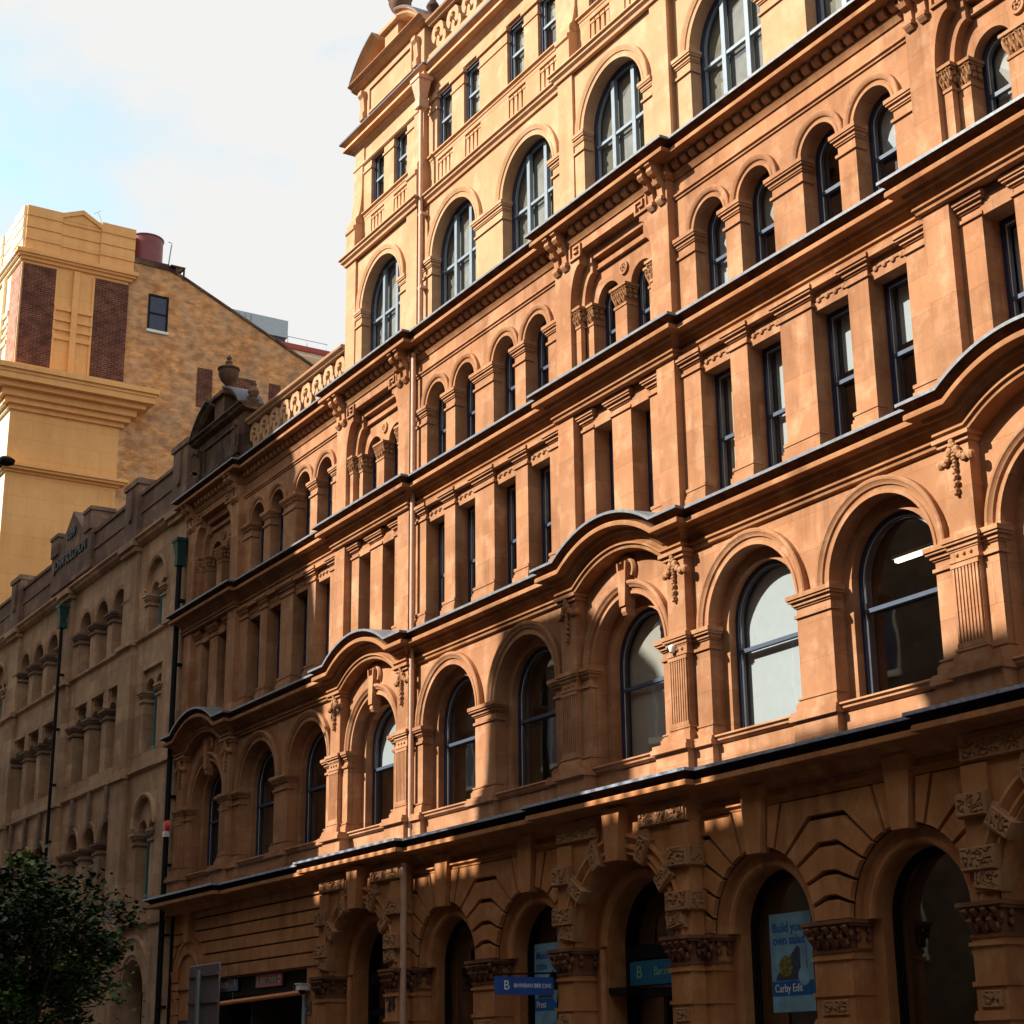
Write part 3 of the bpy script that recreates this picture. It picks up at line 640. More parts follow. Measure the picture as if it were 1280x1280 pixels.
# ---- attic
C5, H5 = (-2.28, -.98, .98, 2.28), .36
mb = MB(); mb.prism(notched(PB-3.12, PB+3.12, 22.385, Z6-.2, [(PB+c, H5, 24.005, 0) for c in C5]), Y5B+.02, Y5B+.5)
mb.box(PB-3.12, PB+3.12, Y5B+.10, Y5B+.5, 21.268, 22.388)
bay('f6', 'wall', mb, SANDP)
SILL5 = [(-.02, 0), (.09, 0), (.10, -.04), (.05, -.07), (.04, -.12), (-.02, -.12)]
bay('f6', 'sill', MB().sweep([(PB-3.1, 22.497), (PB+3.1, 22.497)], SILL5, Y5B+.02), SANDP)
bay('f6', 'string_course', MB().sweep([(PB-3.1, 24.128), (PB+3.1, 24.128)], [(-.02, 0), (.06, 0), (.06, -.07), (.03, -.09), (-.02, -.09)], Y5B+.02), SANDP)
def balpanel(mb, x0, x1, Y, z0, z1, n=4):
    w_ = (x1-x0)/n
    for i in range(n):
        x = x0+(i+.5)*w_
        mb.taper(x, Y+.05, z0, z1-.14, w_*.46, .05, w_*.26, .045); mb.box(x-w_*.42, x+w_*.42, Y-.005, Y+.1, z1-.12, z1-.06)
def panelbar(mb, xs, x0, x1, Y, z0, z1):
    e = [x0]+[v for a, b in xs for v in (a, b)]+[x1]
    for i in range(0, len(e), 2): mb.box(e[i], e[i+1], Y, Y+.15, z0, z1)
mb = MB(); xs = [(PB+c-.36, PB+c+.36) for c in C5]
panelbar(mb, xs, PB-3.12, PB+3.12, Y5B+.005, 21.358, 22.385); mb.box(PB-3.1, PB+3.1, Y5B+.0, Y5B+.1, 22.274, 22.385)
for a, b in xs: balpanel(mb, a, b, Y5B+.02, 21.380, 22.274)
bay('f6', 'blind_balustrade', mb, SANDP)
for x0, x1, sl, sr in ((-3.12, -2.64, 0, 1), (-1.92, -1.34, 1, 1), (-.62, .62, 1, 1), (1.34, 1.92, 1, 1), (2.64, 3.12, 1, 0)):
    mb = MB(); mb.box(PB+x0+.003, PB+x1-.003, Y5B-.02, Y5B+.2, 22.497, 23.949); o = bay('f6', 'pilaster', mb, SANDP)
    mb = MB(); mb.box(PB+x0-.05*sl, PB+x1+.05*sr, Y5B-.07, Y5B+.2, 23.927, 24.016); mb.box(PB+x0-.03*sl, PB+x1+.03*sr, Y5B-.045, Y5B+.2, 23.636, 23.692); bay('', 'capital', mb, SANDP, o)
mb = MB(); mb.prism(notched(PP-1.9, PP+1.9, 22.385, Z6-.2, [(PP-.62, .35, 23.949, 0), (PP+.62, .35, 23.949, 0)]), Y5P+.10, Y5P+.6)
mb.box(PP-1.9, PP+1.9, Y5P+.16, Y5P+.6, 21.268, 22.388)
for s in (-1, 1): mb.box(*sorted((PP+s*1.4, PP+s*1.9)), Y5P+.06, Y5P+.4, 21.268, Z6-.2)
pav('f6', 'wall', mb, SANDP)
pav('f6', 'sill', MB().sweep([(PP-1.45, 22.497), (PP+1.45, 22.497)], SILL5, Y5P+.10), SANDP)
mb = MB(); xs = [(PP-.98, PP-.26), (PP+.26, PP+.98)]; panelbar(mb, xs, PP-1.42, PP+1.42, Y5P+.08, 21.358, 22.385); mb.box(PP-1.4, PP+1.4, Y5P+.075, Y5P+.2, 22.274, 22.385)
for a, b in xs: balpanel(mb, a, b, Y5P+.09, 21.380, 22.274)
pav('f6', 'blind_balustrade', mb, SANDP)
pav('f6', 'string_course', pav_cornice(PP, 23.949, [(-.1, 0), (.04, 0), (.05, -.05), (.02, -.08), (-.1, -.08)], Yp=Y5P+.06, Yb=Y5B+.03), SANDP)
for x0, x1, sl, sr in ((-1.4, -.97, 0, 1), (-.27, .27, 1, 1), (.97, 1.4, 1, 0)):
    mb = MB(); mb.box(PP+x0+.003, PP+x1-.003, Y5P+.07, Y5P+.3, 22.497, 23.893); mb.box(PP+x0-.03*sl, PP+x1+.03*sr, Y5P+.04, Y5P+.3, 23.614, 23.670); pav('f6', 'pilaster', mb, SANDP)
for s in (-1, 1):
    a, b = sorted((PP+s*1.42, PP+s*1.9))
    pr = [(Y5P+.2, 21.402), (Y5P-.16, 21.402), (Y5P-.16, 21.994), (Y5P-.20, 22.028), (Y5P-.20, 22.117), (Y5P-.13, 22.162), (Y5P-.14, 22.296), (Y5P-.11, 22.385)]
    pr += [(Y5P-.11+.14*math.sin(R(t)), 22.385+1.05*(1-math.cos(R(t)))) for t in range(10, 91, 10)]+[(Y5P+.03, 23.860), (Y5P+.2, 23.860)]
    mb = MB(); mb.prismx(pr, a, b)
    for q in (a-.004, b+.004):
        mb.rings([[(q+d*(.012 if q > PP+s*1.66 else -.012), Y5P-.02+.085*r*math.cos(2*math.pi*j/14), 22.296+.085*r*math.sin(2*math.pi*j/14)) for j in range(14)] for r, d in ((1, 0), (1, 1), (.72, 1), (.66, .3), (.45, .3), (.38, 1), (.05, 1))])
    pav('f6', 'scroll_buttress', mb, SANDP)

# ---- ground floor bay: rusticated voussoirs, keystones, foliate caps
AG, SPG, RG, RGI = 1.62, 3.63, 1.20, .94
GY = YB-.01
mb = MB(); mb.prism(notched(PB-3.12, PB+3.12, -.1, 5.52, [(PB-AG, RG, SPG, 1), (PB+AG, RG, SPG, 1)]), GY, GY+.28)
mb.prism(notched(PB-3.12, PB+3.12, -.1, 5.9, [(PB-AG, RGI, SPG, 1), (PB+AG, RGI, SPG, 1)]), GY+.277, GY+.75)
TH = (0, 11, 27, 43, 58, 71, 80.5); FW = (0, .10, .12, .20, .38); ZK = (SPG, 3.97, 4.33, 4.75, 5.16)
def ap(cx, th, m=1): return (cx+m*RG*math.cos(R(th)), SPG+RG*math.sin(R(th)))
def arcseg(cx, t0, t1, m): return [(cx+m*RG*math.cos(R(t0+(t1-t0)*i/5)), SPG+RG*math.sin(R(t0+(t1-t0)*i/5))) for i in range(6)]
def bay_stones(mb, c, Y=GY):
    aL, aR = c-AG, c+AG
    # stones between the two arches
    for k in range(4):
        up = arcseg(aL, TH[k], TH[k+1], 1)                                  # right flank of the left arch
        p = up+([(c-FW[k+1], ZK[k+1]), (c+FW[k+1], ZK[k+1])])
        p += arcseg(aR, TH[k+1], TH[k], -1)
        if k: p += [(c+FW[k], ZK[k]), (c-FW[k], ZK[k])]
        mb.reliefstone(p, Y-.001)
    p = arcseg(aL, TH[4], TH[5], 1)+[(aL+.62, 5.5), (aR-.62, 5.5)]+arcseg(aR, TH[5], TH[4], -1)+[(c+FW[4], ZK[4]), (c-FW[4], ZK[4])]
    mb.reliefstone(p, Y-.001)
    for a, m in ((aL, 1), (aR, -1)):
        mb.reliefstone(arcseg(a, TH[5], TH[6], m)+[(a+m*.27, 5.5), (a+m*.62, 5.5)], Y-.001)
    for a, m, e in ((aL, -1, c-3.1), (aR, 1, c+3.1)):
        for k in range(5):
            fx = lambda q: min(2*AG-FW[q], 3.0)-AG
            p = arcseg(a, TH[k], TH[k+1], m)
            if k < 4: p += [(a+m*fx(k+1), ZK[k+1]), (e, ZK[k+1])]
            else: p += [(a+m*.62, 5.5), (e, 5.5)]
            p += [(e, ZK[k])]
            if k: p += [(a+m*fx(k), ZK[k])]
            mb.reliefstone(p, Y-.001)
        mb.reliefstone(arcseg(a, TH[5], TH[6], m)+[(a+m*.27, 5.5), (a+m*.62, 5.5)], Y-.001)
bay_stones(mb, PB)
bay('g', 'wall', mb, [SANDG, JOINT])
for s in (-1, 1):
    mb = MB(); c = PB+s*AG
    mb.prism([(c-.17, SPG+RG-.06), (c+.17, SPG+RG-.06), (c+.27, 5.80), (c-.27, 5.80)], GY-.16, GY+.05); bay('g', 'keystone', mb, SANDG)
    mb = MB(); mb.archivolt(c, SPG, [(RG+.02, -.12), (1.06, -.12), (1.02, -.09), (.975, -.10), (.945, -.14), (.94, -.28), (RG+.02, -.28)], GY, n=30); bay('g', 'archivolt', mb, SANDG)
bay('g', 'string_course', MB().sweep([(PB-3.1, 5.60), (PB+3.1, 5.60)], [(-.02, 0), (.10, 0), (.11, -.04), (.06, -.07), (.05, -.11), (-.02, -.11)], GY), SANDG)
mb = MB(); mb.box(PB-3.12, PB+3.12, GY+.02, GY+.5, 5.4, 6.0); bay('g', 'frieze', mb, SANDG)
def gpier(fn, parentfn, x0, x1, Y, y1, n):
    mb = MB(); mb.box(x0, x1, Y, y1, .1, 3.2); 
    for d, a, b in ((.05, 0.1, .55), (.04, 2.16, 2.24), (.025, 2.24, 2.28), (.03, 2.58, 2.64), (.035, 3.08, 3.13)): mb.box(x0-d, x1+d, Y-d, y1, a, b)
    o = fn('g', 'pier', mb, SANDG)
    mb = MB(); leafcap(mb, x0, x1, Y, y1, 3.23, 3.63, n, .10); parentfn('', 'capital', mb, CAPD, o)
    mb = MB(); w_ = x1-x0
    if w_ > .4:
        mb.carved((x0+w_*.16, Y-.004, 2.31), (1, 0, 0), (0, 0, 1), w_*.68, .22, (0, -1, 0), 3, .03); parentfn('', 'carved_panel', mb, CARV, o)
    return o
gpier(bay, bay, PB-.41, PB+.41, YB-.12, YB+.3, 4)
gpier(bay, bay, PB-3.1, PB-2.83, YB-.12, YB+.3, 2); gpier(bay, bay, PB+2.83, PB+3.1, YB-.12, YB+.3, 2)
# pavilion ground floor: entrance arch with carved blocks
GP = YP-.12; RPG = 1.45; SPP = 3.65
mb = MB(); mb.prism(notched(PP-1.95, PP+1.95, -.1, 5.95, [(PP, RPG, SPP, 1)]), GP, GP+.4)
mb.prism(notched(PP-1.95, PP+1.95, -.1, 5.95, [(PP, 1.08, SPP, 1)]), GP+.397, GP+.9)
pav('g', 'wall', mb, SANDG)
mb = MB(); mb.archivolt(PP, SPP, [(1.80, -.01), (1.80, .07), (1.74, .09), (1.70, .05), (1.63, .0), (1.60, .05), (1.55, .06), (1.50, .0), (1.45, .04), (1.42, -.02), (1.42, -.1), (1.8, -.1)], GP, n=36); pav('g', 'archivolt', mb, SANDG)
mb = MB(); mb.archivolt(PP, SPP, [(1.28, .0), (1.22, .07), (1.15, .07), (1.08, 0), (1.08, -.1), (1.28, -.1)], GP+.4, n=30); pav('g', 'inner_archivolt', mb, SANDG)
for s in (-1, 1):
    mb = MB(); mb.lathe(PP+s*1.16, GP+.36, [(.07, .1), (.07, 3.6)], 12); pav('g', 'colonnette', mb, SANDG)
mb = MB(); mb.prism([(PP-.17, 4.98), (PP+.17, 4.98), (PP+.27, 5.86), (PP-.27, 5.86)], GP-.22, GP+.1); pav('g', 'keystone', mb, SANDG)
for s in (-1, 1):
    for th in (64, 36, 9):
        mb = MB(); a = R(th); er = Vector((s*math.cos(a), 0, math.sin(a))); et = Vector((-s*math.sin(a), 0, math.cos(a)))*1
        c = Vector((PP, GP, SPP)); P = lambda r, t, d: tuple(c+er*r+et*t+Vector((0, -d, 0)))
        w0, w1 = .13, .18; r0, r1 = 1.38, 1.86
        v = [P(r0, -w0, .10), P(r1, -w1, .10), P(r1, w1, .10), P(r0, w0, .10), P(r0, -w0, -.1), P(r1, -w1, -.1), P(r1, w1, -.1), P(r0, w0, -.1)]
        mb.add(v, [(0, 1, 2, 3), (7, 6, 5, 4), (0, 4, 5, 1), (1, 5, 6, 2), (2, 6, 7, 3), (3, 7, 4, 0)])
        mb.carved(P(r0+.02, -w0, .10), er, et, r1-r0-.04, 2*w0, (0, -1, 0), th+s, .035)
        pav('g', 'carved_block', mb, CARV)
    for z0, z1, xi in ((4.72, 5.05, 1.48), (4.02, 4.34, 1.40)):
        a, b = sorted((PP+s*xi, PP+s*2.02)); mb = MB(); mb.box(a, b, GP-.13, GP+.4, z0, z1)
        mb.carved((a+.01, GP-.13, z0+.01), (1, 0, 0), (0, 0, 1), b-a-.02, z1-z0-.02, (0, -1, 0), z0*3+s, .035)
        xs_ = b if s > 0 else a
        mb.carved((xs_, GP-.12, z0+.01), (0, 1, 0), (0, 0, 1), .3, z1-z0-.02, (s, 0, 0), z0*5, .03)
        pav('g', 'carved_block', mb, CARV)
    a, b = sorted((PP+s*.62, PP+s*1.95)); mb = MB(); mb.box(a, b, GP-.06, GP+.1, 5.45, 5.78)
    mb.carved((a+.02, GP-.06, 5.46), (1, 0, 0), (0, 0, 1), b-a-.04, .30, (0, -1, 0), 4+s, .035)
    a2, b2 = sorted((PP+s*.62, PP+s*.86)); mb.prism([(a2, 5.45), (b2, 5.45), (b2+s*.12, 5.12), (a2+s*.2, 5.12)], GP-.06, GP+.1)
    pav('g', 'carved_frieze', mb, CARV)
    a, b = sorted((PP+s*1.44, PP+s*1.97)); gpier(pav, pav, a, b, GP-.10, GP+.5, 3)
    mb = MB(); a, b = sorted((PP+s*1.5, PP+s*1.96)); mb.box(a, b, GP-.05, GP+.2, 3.63, 5.42); pav('g', 'strip_pilaster', mb, SANDG)

# ---- windows of the prototypes
def addw(dic, key, **k):
    o = window(BLD, **k); dic.setdefault(key, []).append(o); return o
for s in (-1, 1): addw(BAY, 'f2w', cx=PB+s*A1, z0=6.76, hw=RW+.02, sp=SP1, arch=1, Y=YB+.46, rail=8.17, sash=SLATEB)
addw(PAV, 'f2w', cx=PP, z0=6.76, hw=RW+.02, sp=SP1, arch=1, Y=YB+.52, rail=8.17, sash=SLATEB)
for c, h in OPEN2: addw(BAY, 'f3w', cx=PB+c, z0=Z2+.04, hw=h+.01, sp=13.17, arch=0, Y=YB+.39, sash=SLATEB)
for s in (-1, 1): addw(PAV, 'f3w', cx=PP+s*.61, z0=Z2+.04, hw=.32, sp=13.21, arch=0, Y=YP+.62, sash=SLATEB)
for c in C3: addw(BAY, 'f4w', cx=PB+c, z0=Z3+.04, hw=H3+.01, sp=SP3, arch=1, Y=YB+.38, sash=SLATEB)
for s in (-1, 1): addw(PAV, 'f4w', cx=PP+s*.56, z0=Z3+.04, hw=.38, sp=15.78, arch=1, Y=YP+.62, sash=SLATEB)
for s in (-1, 1): addw(BAY, 'f5', cx=PB+s*A4, z0=Z4+.05, hw=R4+.02, sp=SP4, arch=1, Y=Y4B+.31, style='three', rail=19.3, sash=PALEB)
addw(PAV, 'f5', cx=PP, z0=Z4+.05, hw=R4+.02, sp=SP4, arch=1, Y=Y4P+.38, style='three', rail=19.3, sash=PALEB)
for c in C5: addw(BAY, 'f6', cx=PB+c, z0=22.50, hw=H5+.01, sp=24.01, arch=0, Y=Y5B+.16, sash=PALEB, fw=.07)
for s in (-1, 1): addw(PAV, 'f6', cx=PP+s*.62, z0=22.50, hw=.36, sp=23.95, arch=0, Y=Y5P+.26, sash=PALEB, fw=.07)
for s in (-1, 1): addw(BAY, 'g', cx=PB+s*AG, z0=.5, hw=RGI+.02, sp=SPG, arch=1, Y=YB+.55, rail=2.0, frame=BLACKP, sash=BLACKP)
# entrance doors
def entrance(c, par):
    mb = MB(); Y = YP+.75
    path = opening(c, 1.1, .1, SPP, 1); mb.sweep(path, [(0, -.12), (.1, -.12), (.1, 0), (0, 0)], Y, loop=True, sm=False)
    mb.box(c-1.1, c+1.1, Y-.10, Y+.05, 3.42, 3.66); mb.box(c-1.1, c+1.1, Y-.08, Y+.05, 2.78, 2.92); mb.box(c-.05, c+.05, Y-.06, Y+.05, .1, 2.8)
    d = build('door', mb, BLACKP, par, origin=(c, Y, .1))
    mb = MB(); q = opening(c, 1.0, .2, SPP, 1); mb.add([(x, Y+.015, z) for x, z in q], [list(range(len(q)))]); build('pane', mb, GLASS, d)
    for s in (-1, 1):
        mb = MB(); mb.tube([(c+s*.12, Y-.02, 2.25), (c+s*.12, Y-.10, 2.25), (c+s*.12, Y-.10, 1.0), (c+s*.12, Y-.02, 1.0)], .018); build('handle', mb, STEELG, d)
    return d
PAV.setdefault('g', []).append(entrance(PP, BLD))

# ---- repeat bays and pavilions along the street
NEWW = {}
def copy_keys(dic, keys, dx, tagk):
    for k in keys:
        for o in dic.get(k, []):
            c = dup(o, BLD, (dx, 0, 0)); NEWW.setdefault((tagk, k), []).append(c)
BASE = ['f1', 'f2', 'f2w', 'f3', 'f3w', 'f4b', 'f4w', 'f4c']
UP = ['f5', 'f6', 'top']
copy_keys(BAY, BASE+UP+['g'], -10, 'B23'); copy_keys(BAY, BASE, -20, 'B12')
copy_keys(PAV, BASE+UP+['g'], -10, 'P2'); copy_keys(PAV, BASE, -20, 'P1'); copy_keys(PAV, BASE+['f5', 'g'], 10, 'P4')
for o in BAY['top']+BAY['f6']: pass
for k in ('B34', ): NEWW.update({(k, q): BAY[q] for q in BAY})
NEWW.update({('P3', q): PAV[q] for q in PAV})
def blindfor(win, mat, frac, arch, hw, z0, sp, Y, fw=.085):
    w_ = WORLD[win]; cx = w_.x; iw = hw-fw; top = sp if arch else sp-fw; H = sp+hw if arch else sp; zb = z0+fw+(1-frac)*(H-z0)
    mb = MB(); mb.prism([(x, max(z, zb)) for x, z in opening(cx, iw-.02, z0+fw, top, arch)], Y+.07, Y+.078); build('blind', mb, mat, win)
F1A = dict(arch=1, hw=RW+.02, z0=6.76, sp=SP1)
blindfor(BAY['f2w'][0], BLINDW, 1, Y=YB+.46, **F1A)
blindfor(PAV['f2w'][0], BLINDG, 1, Y=YB+.52, **F1A)
blindfor(NEWW[('P2', 'f2w')][0], BLINDW, .52, Y=YB+.52, **F1A)
rb = random.Random(5)
for tk in ('B34', 'B23', 'P3', 'P4', 'P2', 'B12'):
    lit = tk in ('B34', 'P4', 'P3', 'B23')
    for i, wn in enumerate(NEWW[(tk, 'f3w')]):
        if not lit and rb.random() < .6: continue
        mt = rb.choice((BLINDW, BLINDW, BLINDC, BLINDG)) if lit else BLINDG
        blindfor(wn, mt, rb.choice((.45, .6, .95, 1.0)), arch=0, hw=.40 if tk[0] == 'B' else .32, z0=Z2+.04, sp=13.17, Y=WORLD[wn].y)
    for i, wn in enumerate(NEWW[(tk, 'f4w')]):
        if rb.random() < (.12 if lit else .7): continue
        blindfor(wn, rb.choice((BLINDW, BLINDW, BLINDG)) if lit else BLINDG, rb.choice((.5, .9, 1.0)), arch=1, hw=.42 if tk[0] == 'B' else .37, z0=Z3+.04, sp=SP3 if tk[0] == 'B' else 15.78, Y=WORLD[wn].y)
for key in NEWW:  # grey sheets behind these panes stand in for reflected sky
    if key[1] in ('f5', 'f6'):
        n = 0
        for wn in NEWW[key]:
            if not wn.name.startswith('window'): continue
            n += 1
            if key[1] == 'f5': blindfor(wn, REFLK, .98, 1, R4+.02, Z4+.05, SP4, WORLD[wn].y)
            else: blindfor(wn, (REFLK, REFLK, BLINDG)[n % 3], (.95, .6, .8)[n % 3], 0, .36, 22.5, 23.96, WORLD[wn].y)
# ---- body of the building: floors, rear walls, roofs, parapets
XL, XU, XR = -46.67, -36.67, -12.8
for z in (.3, 6.25, 10.5, 14.05, 17.55):
    mb = MB(); mb.box(XL+.1, XR-.1, YB+.76, 23, z-.18, z); build('floor_slab', mb, INTER, BLD)
mb = MB(); mb.box(XL, XU, YB+.5, 30, 17.45, 17.55); mb.box(XU, XR, Y5B+.45, 30, 24.45, 24.6); mb.box(XU, XR, Y5B+.5, 23, 21.45, 21.6); build('roof', mb, LEADK, BLD)
mb = MB(); mb.box(XL, XU, 23, 23.2, 0, 17.5); mb.box(XU-.001, XR, 23, 23.2, 0, 24.5); build('rear_wall', mb, INTER, BLD)
mb = MB(); mb.box(XL, XL+.15, YB+.05, 23, 0, 17.4); mb.box(XU+.01, XU+.2, Y5P+.1, 23.1, 17.5, 24.6); mb.box(XR-.12, XR, YB-.05, 23, 0, 24.6); build('side_wall', mb, SANDP, BLD)
for x in (-42.9, -36.7, -33, -26.7, -22.9, -16.7):
    mb = MB(); mb.box(x-.06, x+.06, YB+.7, 23, .3, 17.4); build('partition_wall', mb, INTER, BLD)
for c, dic in ((PB, 'bay'), (-14.77, 'p')):
    if dic == 'p':
        mb = MB(); mb.box(c-1.9, c+1.9, Y5P+.1, Y5P+.5, 21.1, Z6-.1); build('attic_wall', mb, SANDP, BLD)
mb = MB(); mb.box(XL+.02, XL+6.5, YB+.62, YB+.9, Z4-.2, Z4-.02); build('gutter_wall', mb, SAND, BLD)

# ---- roof parapets: scroll balustrade and broken pediments with urns
def balustrade(x0, x1, Y, z0, z1, mat, dark):
    bal = empty('balustrade', ((x0+x1)/2, Y, z0), BLD)
    mb = MB(); mb.box(x0, x1, Y, Y+.34, z0, z0+.14); build('plinth', mb, dark, bal)
    mb = MB(); mb.sweep([(x0, z1), (x1, z1)], [(-.2, 0), (.14, 0), (.17, -.04), (.15, -.08), (.08, -.12), (.06, -.16), (-.2, -.16)], Y+.06); build('rail', mb, mat, bal)
    h = z1-.16-z0-.14; n = int((x1-x0)/(h*.82)); st = (x1-x0)/n; zc = z0+.14+h/2
    for i in range(n):
        x = x0+(i+.5)*st; mb = MB()
        mb.archivolt(x-st*.08, zc+h*.13, [(h*.17, -.16), (h*.17, .05), (h*.36, .05), (h*.36, -.16)], Y+.12, -50, 235, 18)
        mb.archivolt(x+st*.16, zc-h*.20, [(h*.11, -.16), (h*.11, .05), (h*.29, .05), (h*.29, -.16)], Y+.12, 130, 415, 18)
        mb.blob((x-st*.08, Y+.1, zc+h*.13), h*.09, .10, h*.09)
        build('scroll', mb, mat, bal)
    return bal
balustrade(-42.95, -36.8, YB+.02, 17.98, 19.08, SANDP, SOOT)
mb = MB(); mb.box(-42.95, -36.7, YB-.02, YB+.4, Z4+.0, 17.985); build('parapet_base', mb, SOOT, BLD)
balustrade(-32.8, -26.8, 17.74, 25.16, 26.28, SANDP, SANDP)
mb = MB(); mb.box(-32.8, -26.7, 17.70, 18.1, Z6-.1, 25.17); build('parapet_base', mb, SANDP, BLD)
def pediment(c, zb, mat, mat2, sh, ph=.95, dy=0, yd=0, um=None):
    um = um or mat2
    p = empty('pediment', (c, YB, zb), BLD); Y = YB-.06+yd
    mb = MB(); mb.box(c-1.78, c+1.78, Y, Y+.55, zb, zb+sh); build('dado', mb, mat, p)
    mb = MB(); z0, z1 = zb+sh*.30, zb+sh*.86
    mb.sweep([(c-1.2, z0), (c+1.2, z0), (c+1.2, z1), (c-1.2, z1)], [(0, 0), (.05, 0), (.05, .07), (0, .07)], Y, loop=True, sm=False); build('panel', mb, mat2, p)
    for s in (-1, 1):
        mb = MB(); x = c+s*1.48
        mb.prismx([(Y, z1), (Y-.16, z1), (Y-.17, z1-.12), (Y-.10, z1-.2), (Y-.07, z0+.2), (Y-.12, z0+.12), (Y-.11, z0-.05), (Y, z0-.08)], x-.1, x+.1); build('bracket', mb, mat2, p)
    mb = MB(); zs = zb+sh
    mb.sweep([(c-2.0, zs+.20), (c+2.0, zs+.20)], [(-.5, 0), (.26, 0), (.28, -.04), (.18, -.08), (.16, -.13), (.06, -.18), (-.5, -.2)], Y); build('shelf', mb, mat, p)
    a, s_ = 1.95, .98; r = (a*a+s_*s_)/(2*s_); ang = math.degrees(math.asin(a/r)); cz = zs+.2+s_-r-.02
    cut = math.degrees(math.asin(.62/r))
    for a0, a1 in ((90+ang, 90+cut), (90-cut, 90-ang)):
        mb = MB(); path = arcpts(c, cz, r, a0, a1, 12); mb.sweep(path, [(-.5, 0), (.24, 0), (.26, -.05), (.17, -.10), (.15, -.15), (.05, -.22), (-.5, -.22)], Y)
        q = arcpts(c, cz, r-.2, a0, a1, 10); mb.prism(q+[(q[-1][0], zs+.18), (q[0][0], zs+.18)], Y+.24, Y+.45)
        o = build('raking_cornice', mb, mat, p); mb = MB(); mb.sweep(path, [(-.5, .03), (.27, .012), (.27, -.03), (.25, -.03), (.25, .002), (-.5, .004)], Y); build('lead_capping', mb, LEADK, o)
    mb = MB(); zt = zs+ph; Y += dy
    mb.box(c-.36, c+.36, Y-.08, Y+.42, zs+.2, zt); mb.box(c-.48, c+.48, Y-.2, Y+.5, zt, zt+.10); mb.box(c-.42, c+.42, Y-.14, Y+.46, zt+.10, zt+.18); build('urn_pedestal', mb, mat, p)
    z = zt+.18; mb = MB()
    mb.lathe(c, Y+.16, [(.20, z), (.20, z+.06), (.11, z+.12), (.08, z+.24), (.11, z+.30), (.22, z+.42), (.30, z+.60), (.29, z+.72), (.33, z+.76), (.33, z+.80), (.16, z+.86), (.09, z+.95), (.11, z+1.0), (.05, z+1.06), (.08, z+1.14), (.02, z+1.24)], 18); build('urn', mb, um, p)
    Y -= dy
    for s in (-1, 1):
        mb = MB(); x = c+s*1.85; z = zs+.2
        mb.lathe(x, Y+.2, [(.17, z), (.17, z+.12), (.08, z+.18), (.12, z+.26), (.17, z+.36), (.13, z+.46), (.07, z+.54), (.09, z+.60), (.02, z+.70)], 14); build('finial', mb, um, p)
    return p
pediment(-44.77, 17.74, SOOT, SOOT, 1.62)
pediment(-34.77, 24.86, SANDP, SANDP, 1.38, .95, .08, .28, SOOT)

# ---- downpipes of the sandstone building
def downpipe(parent, x, y, z0, z1, mat, hop, r=.07, brk=(), hopz=None):
    mb = MB(); mb.tube([(x, y, z0), (x, y, z1)], r, 12)
    for z in [z0+1.2+k*1.9 for k in range(int((z1-z0-1)/1.9))]: mb.box(x-r-.03, x+r+.03, y-.03, y+r+.12, z, z+.07)
    o = build('downpipe', mb, mat, parent)
    z = z1; mb = MB(); mb.taper(x, y, z-.55, z, .09, .09, .20, .17); mb.box(x-.23, x+.23, y-.19, y+.2, z, z+.10); mb.box(x-.12, x+.12, y-.12, y+.14, z-.72, z-.5)
    build('hopper', mb, hop, o); return o
downpipe(BLD, -32.70, Y5P-.13, 17.75, 24.42, PINK, PINK, .05)
mb = MB(); mb.tube([(-32.72, YP+.02, 6.3), (-32.72, YP+.02, 17.3)], .055, 12); build('downpipe', mb, PINK, BLD)
mb = MB(); mb.tube([(-32.70, GP-.02, .2), (-32.70, GP-.02, 5.75)], .07, 12); build('downpipe', mb, PINK, BLD)

# ---- left end ground floor: blank arch and garage entrance
cL = -39.77
mb = MB(); z0 = 3.92; GX0, GX1 = -44.1, -37.95
mb.box(-46.67, GX0, GY-.05, GY+.5, -.1, z0); mb.box(GX1, -36.7, GY-.05, GY+.5, -.1, z0); mb.box(-46.67, -36.7, GY-.05, GY+.5, z0-.001, 5.9)
cxA = -45.45
courses = [3.92, 4.24, 4.56, 4.88, 5.20, 5.52, 5.78]
RA = 1.18; SA = 3.95
for k in range(6):
    za, zb_ = courses[k], courses[k+1]
    def xa(z, m):
        return cxA+m*(math.sqrt(max(RA*RA-(z-SA)**2, .02)) if z-SA < RA*.92 else .27)
    t0 = za-SA; 
    p = [(xa(max(za, SA), 1)+.02*k, za), (-36.75, za), (-36.75, zb_), (xa(zb_, 1)+.14, zb_), (xa((za+zb_)/2, 1)+.04, (za+zb_)/2)]
    mb.reliefstone(p, GY-.051, .02, .012, .04)
    p = [(xa(max(za, SA), -1)-.02*k, za), (-46.6, za), (-46.6, zb_), (xa(zb_, -1)-.14, zb_), (xa((za+zb_)/2, -1)-.04, (za+zb_)/2)]
    if k < 5: mb.reliefstone(p, GY-.051, .02, .012, .04)
for k in range(8):
    za = 3.92-.42*(k+1)
    mb.reliefstone([(-46.6, za), (-46.62+.55, za), (-46.62+.55, za+.42), (-46.6, za+.42)], GY-.051, .02, .012, .04)
build('wall', mb, [SANDG, JOINT], BLD)
mb = MB(); mb.archivolt(cxA, SA, [(1.10, -.02), (1.10, .05), (1.02, .05), (.98, .02), (.80, .02), (.77, .06), (.70, .06), (.70, -.02)], GY-.05, n=28); mb.prism([(cxA-.14, 4.95), (cxA+.14, 4.95), (cxA+.22, 5.8), (cxA-.22, 5.8)], GY-.2, GY)
build('blank_arch', mb, SANDG, BLD)
